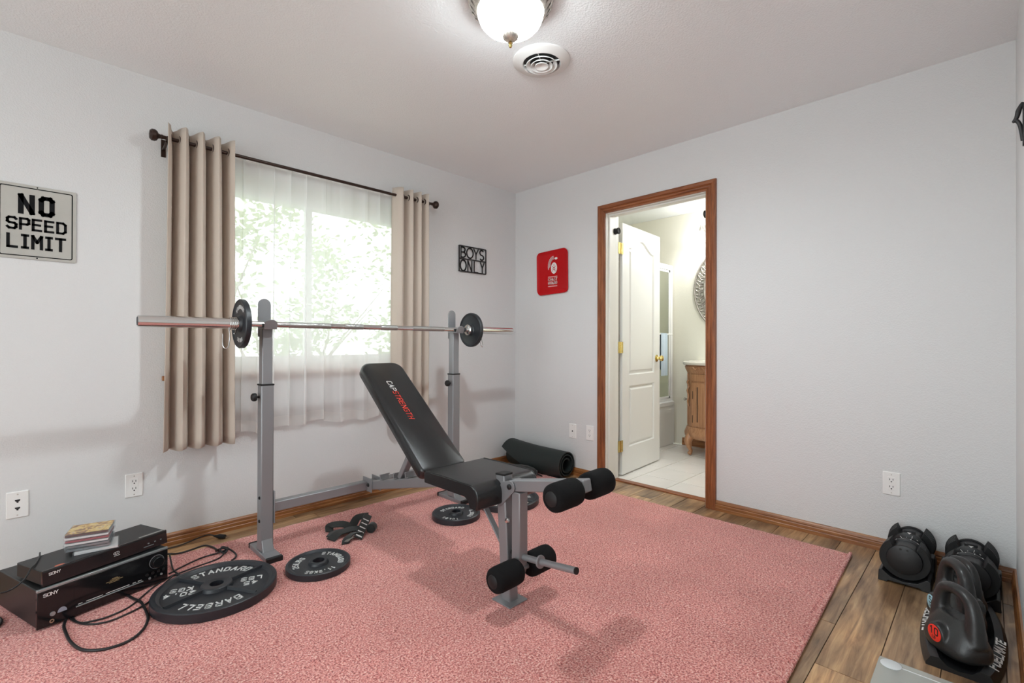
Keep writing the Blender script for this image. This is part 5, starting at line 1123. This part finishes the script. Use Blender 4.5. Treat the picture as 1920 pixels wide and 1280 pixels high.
for lb, x, sc, dot, num in (('black kettlebell with a red number disc on its side', 2.216, 1.0, 'reddot', '10'), ('black kettlebell with a pale blue number disc on its side', 2.448, 1.03, 'bluedot', '5'), ('smallest black kettlebell, without a coloured disc, at the wall end of the tray', 2.630, 0.84, None, None)):
    k_ = thing('kettlebell', lb, 'kettlebell', (x, KYC + (0.020 if num == '5' else 0.008), 0.017), 'black vinyl kettlebells', math.radians({'10': -48, '5': -62}.get(num, -50)), False)
    bdy = bpy.data.objects.new('body', KM); col.objects.link(bdy); bdy.parent = k_; bdy.scale = (sc, sc, sc)
    if not KM.materials: KM.materials.append(M['kettle'])
    if dot:
        zf = 0.0745*sc
        for s in (1, -1):
            Td = basis(Vector((0, s, 0)), Vector((0, 0, 1)), Vector((s, 0, 0)), (s*zf, 0, 0.074*sc))
            dk = part(k_, 'number_disc', MB().lathe([(0, -0.004), (0.0265, -0.004), (0.0265, 0.0005), (0.024, 0.0018), (0, 0.0020)], 36, Td), dot, smooth=40)
            tx = MB(); text(tx, num, 0.022, Td @ Tm((0, -0.003, 0.0018)), 0.16, 0.28, 0.95, 0.0006); text(tx, 'LB', 0.008, Td @ Tm((0, -0.017, 0.0018)), 0.18, 0.3, 1.0, 0.0006); part(dk, 'number', tx, 'slot', smooth=0)

# ================================================================== glass scale
gs = thing('bathroom_scale', 'clear glass scale with round white pad at the bottom right corner', 'scale', (1.86, 0.11, 0))
part(gs, 'glass_plate', MB().prism(rrect(0.300, 0.300, 0.006, 4, 1.860, 0.110), 0.020, 0.027), 'scaleglass', 0.001)
wp_ = mat('white_pad', (0.74, 0.77, 0.78), 0.3)
for x, y in ((1.978, 0.226), (1.742, 0.226), (1.978, -0.006), (1.742, -0.006)):
    part(gs, 'sensor_pad', MB().lathe([(0, 0.027), (0.028, 0.027), (0.028, 0.0285), (0.026, 0.0295), (0, 0.0298)], 32, Tm((x, y, 0))), wp_, smooth=40)
    part(gs, 'foot', MB().lathe([(0, 0.0), (0.020, 0.0), (0.024, 0.006), (0.024, 0.020), (0, 0.020)], 28, Tm((x, y, 0))), wp_, smooth=40)
part(gs, 'pad_strip', MB().box((1.976, 0.022, 0.027), (1.980, 0.198, 0.0282)).box((1.740, 0.022, 0.027), (1.744, 0.198, 0.0282)), wp_)
part(gs, 'display', MB().prism(rrect(0.05, 0.10, 0.006, 4, 1.96, 0.110), 0.0192, 0.0199), 'slot')

# ================================================================== doorway and bathroom
for nm, y, s, z in (('left', 2.084, -1, 1.951), ('right', 1.317, 1, 1.940)):
    c = MB(); c.lathe([(0, 0), (0.024, 0), (0.025, 0.004), (0.022, 0.008), (0.0225, 0.026), (0.025, 0.030), (0.025, 0.036), (0.020, 0.039), (0.014, 0.034), (0, 0.034)], 28, Tm((XR+0.118 if s < 0 else XR+0.075, y, z), -s*PI/2))
    single('bar_cup', c, 'rubber', 'small round black pull-up bar cup on the %s door jamb' % nm, 'bar mount', 'pull-up bar cups', smooth=40)

va = thing('bathroom_vanity', 'carved bow-front wooden vanity with cream stone top beyond the doorway', 'vanity', (4.6, 1.62, 0))
VP = [(4.868, 2.10), (4.62, 2.10), (4.54, 2.088), (4.48, 2.060), (4.435, 2.00), (4.405, 1.90), (4.39, 1.78), (4.385, 1.62), (4.39, 1.46), (4.405, 1.34), (4.435, 1.24), (4.48, 1.18), (4.62, 1.14), (4.868, 1.14)]
VP = [tuple(p) for p in VP]
def vring(d, z):
    o = offset_poly(VP, -d) if d else VP
    o = [(min(4.868, x), y) for x, y in o]; return [(x, y, z) for x, y in o]
ccw = sum(VP[i-1][0]*VP[i][1] - VP[i][0]*VP[i-1][1] for i in range(len(VP)))
VS = 1 if ccw > 0 else -1
def lay(spec): return MB().loft([vring(d*VS, z) for d, z in spec])
part(va, 'carcass', lay([(0, 0.27), (0, 0.79)]), 'vanity', smooth=40)
part(va, 'apron', lay([(0.012, 0.165), (0.030, 0.19), (0.034, 0.215), (0.020, 0.25), (0.010, 0.275)]), 'vanity', smooth=40)
part(va, 'crown', lay([(0.006, 0.785), (0.010, 0.80), (0.026, 0.83), (0.030, 0.85), (0.018, 0.860), (0.020, 0.866)]), 'vanity', smooth=40)
part(va, 'stone_top', lay([(0.040, 0.866), (0.048, 0.874), (0.048, 0.890), (0.040, 0.898)]), 'marble', smooth=30)
def front_panel(i0, i1, d0, d1, z0_, z1_):
    """a curved slab following the bow front between two points of its plan"""
    A_ = offset_poly(VP, -d0*VS)[i0:i1+1]; B_ = offset_poly(VP, -d1*VS)[i0:i1+1]
    out = [(x, y) for x, y in A_] + [(x, y) for x, y in B_[::-1]]
    return MB().prism(out, z0_, z1_)
for i0, i1 in ((4, 6), (7, 9)):
    d_ = part(va, 'door', front_panel(i0, i1, -0.002, 0.010, 0.290, 0.700), 'vanity', 0.002)
for i0, i1 in ((1, 3), ):
    part(va, 'side_door', front_panel(i0, i1, -0.002, 0.008, 0.290, 0.780), 'vanity', 0.002)
part(va, 'drawer', front_panel(4, 9, -0.002, 0.010, 0.715, 0.780), 'vanity', 0.002)
gv = mat('dark_groove', (0.10, 0.045, 0.02), 0.7)
part(va, 'panel_groove', MB().box((4.402, 1.930, 0.33), (4.4075, 1.942, 0.66)).box((4.4185, 1.985, 0.545), (4.425, 1.993, 0.620)).box((4.4185, 1.985, 0.320), (4.425, 1.993, 0.390)), gv)
for y, sx in ((2.02, 1), (1.22, -1)):
    x = 4.445
    part(va, 'leg', MB().tube(smooth_path([(x+0.02, y-0.01*sx, 0.22), (x-0.022, y+0.012*sx, 0.150), (x-0.012, y+0.008*sx, 0.085), (x+0.006, y, 0.045), (x-0.016, y+0.008*sx, 0.014)], 5), [0.040]*4 + [0.038, 0.037, 0.035, 0.032, 0.030, 0.027, 0.024, 0.021, 0.019, 0.018, 0.017, 0.017, 0.018, 0.020, 0.021, 0.019, 0.014], 14), 'vanity', smooth=60)
    part(va, 'carving', MB().tube(smooth_path([(4.452, y+0.022*sx, 0.72), (4.440, y+0.03*sx, 0.70), (4.452, y+0.02*sx, 0.66), (4.440, y+0.03*sx, 0.62), (4.452, y+0.022*sx, 0.57), (4.444, y+0.028*sx, 0.52), (4.452, y+0.022*sx, 0.47)], 4), 0.008, 8), 'vanity', smooth=60)
sc_ = MB()
for k in range(9):
    y = 1.98 - k*0.085; sc_.tube(smooth_path([(4.374-0.0, y, 0.835), (4.362, y-0.02, 0.845), (4.366, y-0.04, 0.825), (4.362, y-0.06, 0.842)], 3), 0.006, 6)
part(va, 'crown_carving', sc_, 'vanity', smooth=60)
part(va, 'knob', MB().lathe([(0, 0), (0.007, 0), (0.006, 0.012), (0.014, 0.018), (0.016, 0.026), (0.010, 0.033), (0, 0.034)], 18, Tm((4.500, 2.080, 0.53), -PI/2, 0, PI*0.30)), 'carved')

mi = thing('oval_mirror', 'oval wall mirror in a pierced silver scroll frame above the vanity', 'mirror', (XB, 1.80, 1.62))
MY, MZ, MA, MBb = 1.80, 1.62, 0.372, 0.44
T = basis(Vector((0, -1, 0)), Vector((0, 0, 1)), Vector((-1, 0, 0)), (XB, MY, MZ))
E_ = lambda k, a, d=0: ((MA*k)*math.cos(a), (MBb*k)*math.sin(a), d)
part(mi, 'glass', MB().prism([E_(0.70, 2*PI*i/48)[:2] for i in range(48)], 0.004, 0.010, T), 'mirror')
for k_, rr_, nm in ((0.985, 0.010, 'outer_rim'), (0.71, 0.011, 'inner_rim')): part(mi, nm, MB().tube([T @ Vector(E_(k_, 2*PI*i/72, 0.012)) for i in range(72)], rr_, 8, True), 'carved', smooth=60)
sw = MB()
for q in range(34):
    a = 2*PI*q/34
    for s in (1, -1):
        P_ = []
        for j in range(12):
            b = j/11; k_ = 0.85 + s*0.10*math.cos(b*PI*1.6); P_.append(T @ Vector(E_(k_, a + s*0.075*(b-0.5) + 0.045*math.sin(b*PI*2), 0.014)))
        sw.tube(P_, 0.0065, 6)
    sw.lathe([(0, 0.006), (0.016, 0.006), (0.014, 0.018), (0, 0.02)], 8, T @ Matrix.Translation(Vector(E_(0.85, a + 0.09, 0.0))))
part(mi, 'scrollwork', sw, 'carved', smooth=60)

vl = thing('vanity_light', 'three-shade wall light with white glass bells over the mirror', 'wall light', (XB, 1.83, 2.20))
part(vl, 'back_bar', MB().box((XB-0.022, 1.55, 2.20), (XB, 2.11, 2.26)), 'nickel', 0.006)
for k in range(3):
    y = 2.05 - 0.22*k
    part(vl, 'arm', MB().tube(smooth_path([(XB-0.02, y, 2.23), (XB-0.08, y, 2.265), (XB-0.125, y, 2.255), (XB-0.13, y, 2.205)], 5), 0.007, 10), 'nickel', smooth=60)
    bl_ = MB(); prof = [(0.020, 2.205), (0.026, 2.185), (0.034, 2.150), (0.046, 2.115), (0.064, 2.085), (0.070, 2.078)]
    bl_.loft([[(XB-0.13 + r_*math.cos(2*PI*i/36), y + r_*math.sin(2*PI*i/36), z) for i in range(36)] for r_, z in prof], True, False)
    part(vl, 'glass_shade', bl_, 'shade', smooth=60)
    part(vl, 'shade_holder', MB().lathe([(0, 2.225), (0.012, 2.225), (0.024, 2.205), (0.021, 2.198), (0, 2.198)], 20, Tm((XB-0.13, y, 0))), 'nickel')

tb_ = thing('bathtub', 'white bathtub along the bathroom wall behind the open door', 'bathtub', (4.0, 2.7, 0))
ax, bx = XR+0.16, XB-0.004
part(tb_, 'apron', MB().box((ax, 2.392, 0), (bx, 2.412, 0.415)), 'white')
part(tb_, 'rim', MB().loft([[(x, y, z) for x, y in P_] for P_, z in ((rrect(bx-ax, 0.70, 0.03, 4, (ax+bx)/2, 2.735), 0.415), (rrect(bx-ax, 0.70, 0.03, 4, (ax+bx)/2, 2.735), 0.450), (rrect(bx-ax-0.02, 0.68, 0.03, 4, (ax+bx)/2, 2.735), 0.460), (rrect(bx-ax-0.16, 0.55, 0.10, 4, (ax+bx)/2, 2.735), 0.460), (rrect(bx-ax-0.30, 0.42, 0.10, 4, (ax+bx)/2, 2.735), 0.10))], True, True), 'white', smooth=40)
sd = thing('shower_door', 'white framed frosted glass shower screen on the tub rim', 'shower screen', (4.0, 2.43, 0.46))
sf = MB(); sf.box((XR+0.17, 2.405, 1.850), (XB-0.012, 2.455, 1.905)).box((XB-0.060, 2.405, 0.4605), (XB-0.012, 2.455, 1.850)).box((XR+0.17, 2.405, 0.46), (XR+0.21, 2.455, 1.850)).box((XR+0.21, 2.405, 0.46), (XB-0.06, 2.455, 0.485))
part(sd, 'frame', sf, 'white', 0.004)
for xa, xb, y in ((XR+0.21, 4.12, 2.440), (4.06, XB-0.062, 2.418)):
    s = part(sd, 'glass_panel', MB().box((xa+0.02, y, 0.50), (xb-0.02, y+0.006, 1.83)), 'showerglass')
    part(s, 'panel_frame', MB().box((xa, y-0.006, 0.487), (xa+0.024, y+0.012, 1.849)).box((xb-0.024, y-0.006, 0.487), (xb, y+0.012, 1.849)).box((xa, y-0.006, 1.825), (xb, y+0.012, 1.849)).box((xa, y-0.006, 0.487), (xb, y+0.012, 0.51)), 'white', 0.002)
tbr = MB(); tbr.cyl((4.16, 2.365, 1.165), (4.76, 2.365, 1.165), 0.008, 12).cyl((4.18, 2.365, 1.165), (4.18, 2.412, 1.165), 0.006, 10).cyl((4.74, 2.365, 1.165), (4.74, 2.412, 1.165), 0.006, 10)
part(sd, 'towel_bar', tbr, 'white')
tw = MB()
rings = []
for x in [4.50 + 0.13*i/10 for i in range(11)]:
    w = 0.004*math.sin((x-4.5)*90)
    rings.append([(x, 2.352 + w, 0.74), (x, 2.352 + w, 1.160), (x, 2.356, 1.174), (x, 2.365, 1.1765), (x, 2.374, 1.174), (x, 2.378 + w, 1.160), (x, 2.378 + w, 0.80), (x, 2.3755 + w, 0.80), (x, 2.3755 + w, 1.158), (x, 2.365, 1.1735), (x, 2.3545 + w, 1.158), (x, 2.3545 + w, 0.74)])
single('hand_towel', tw.loft(rings), 'towel', 'pale blue hand towel hanging from the shower screen bar', 'towel', smooth=40)
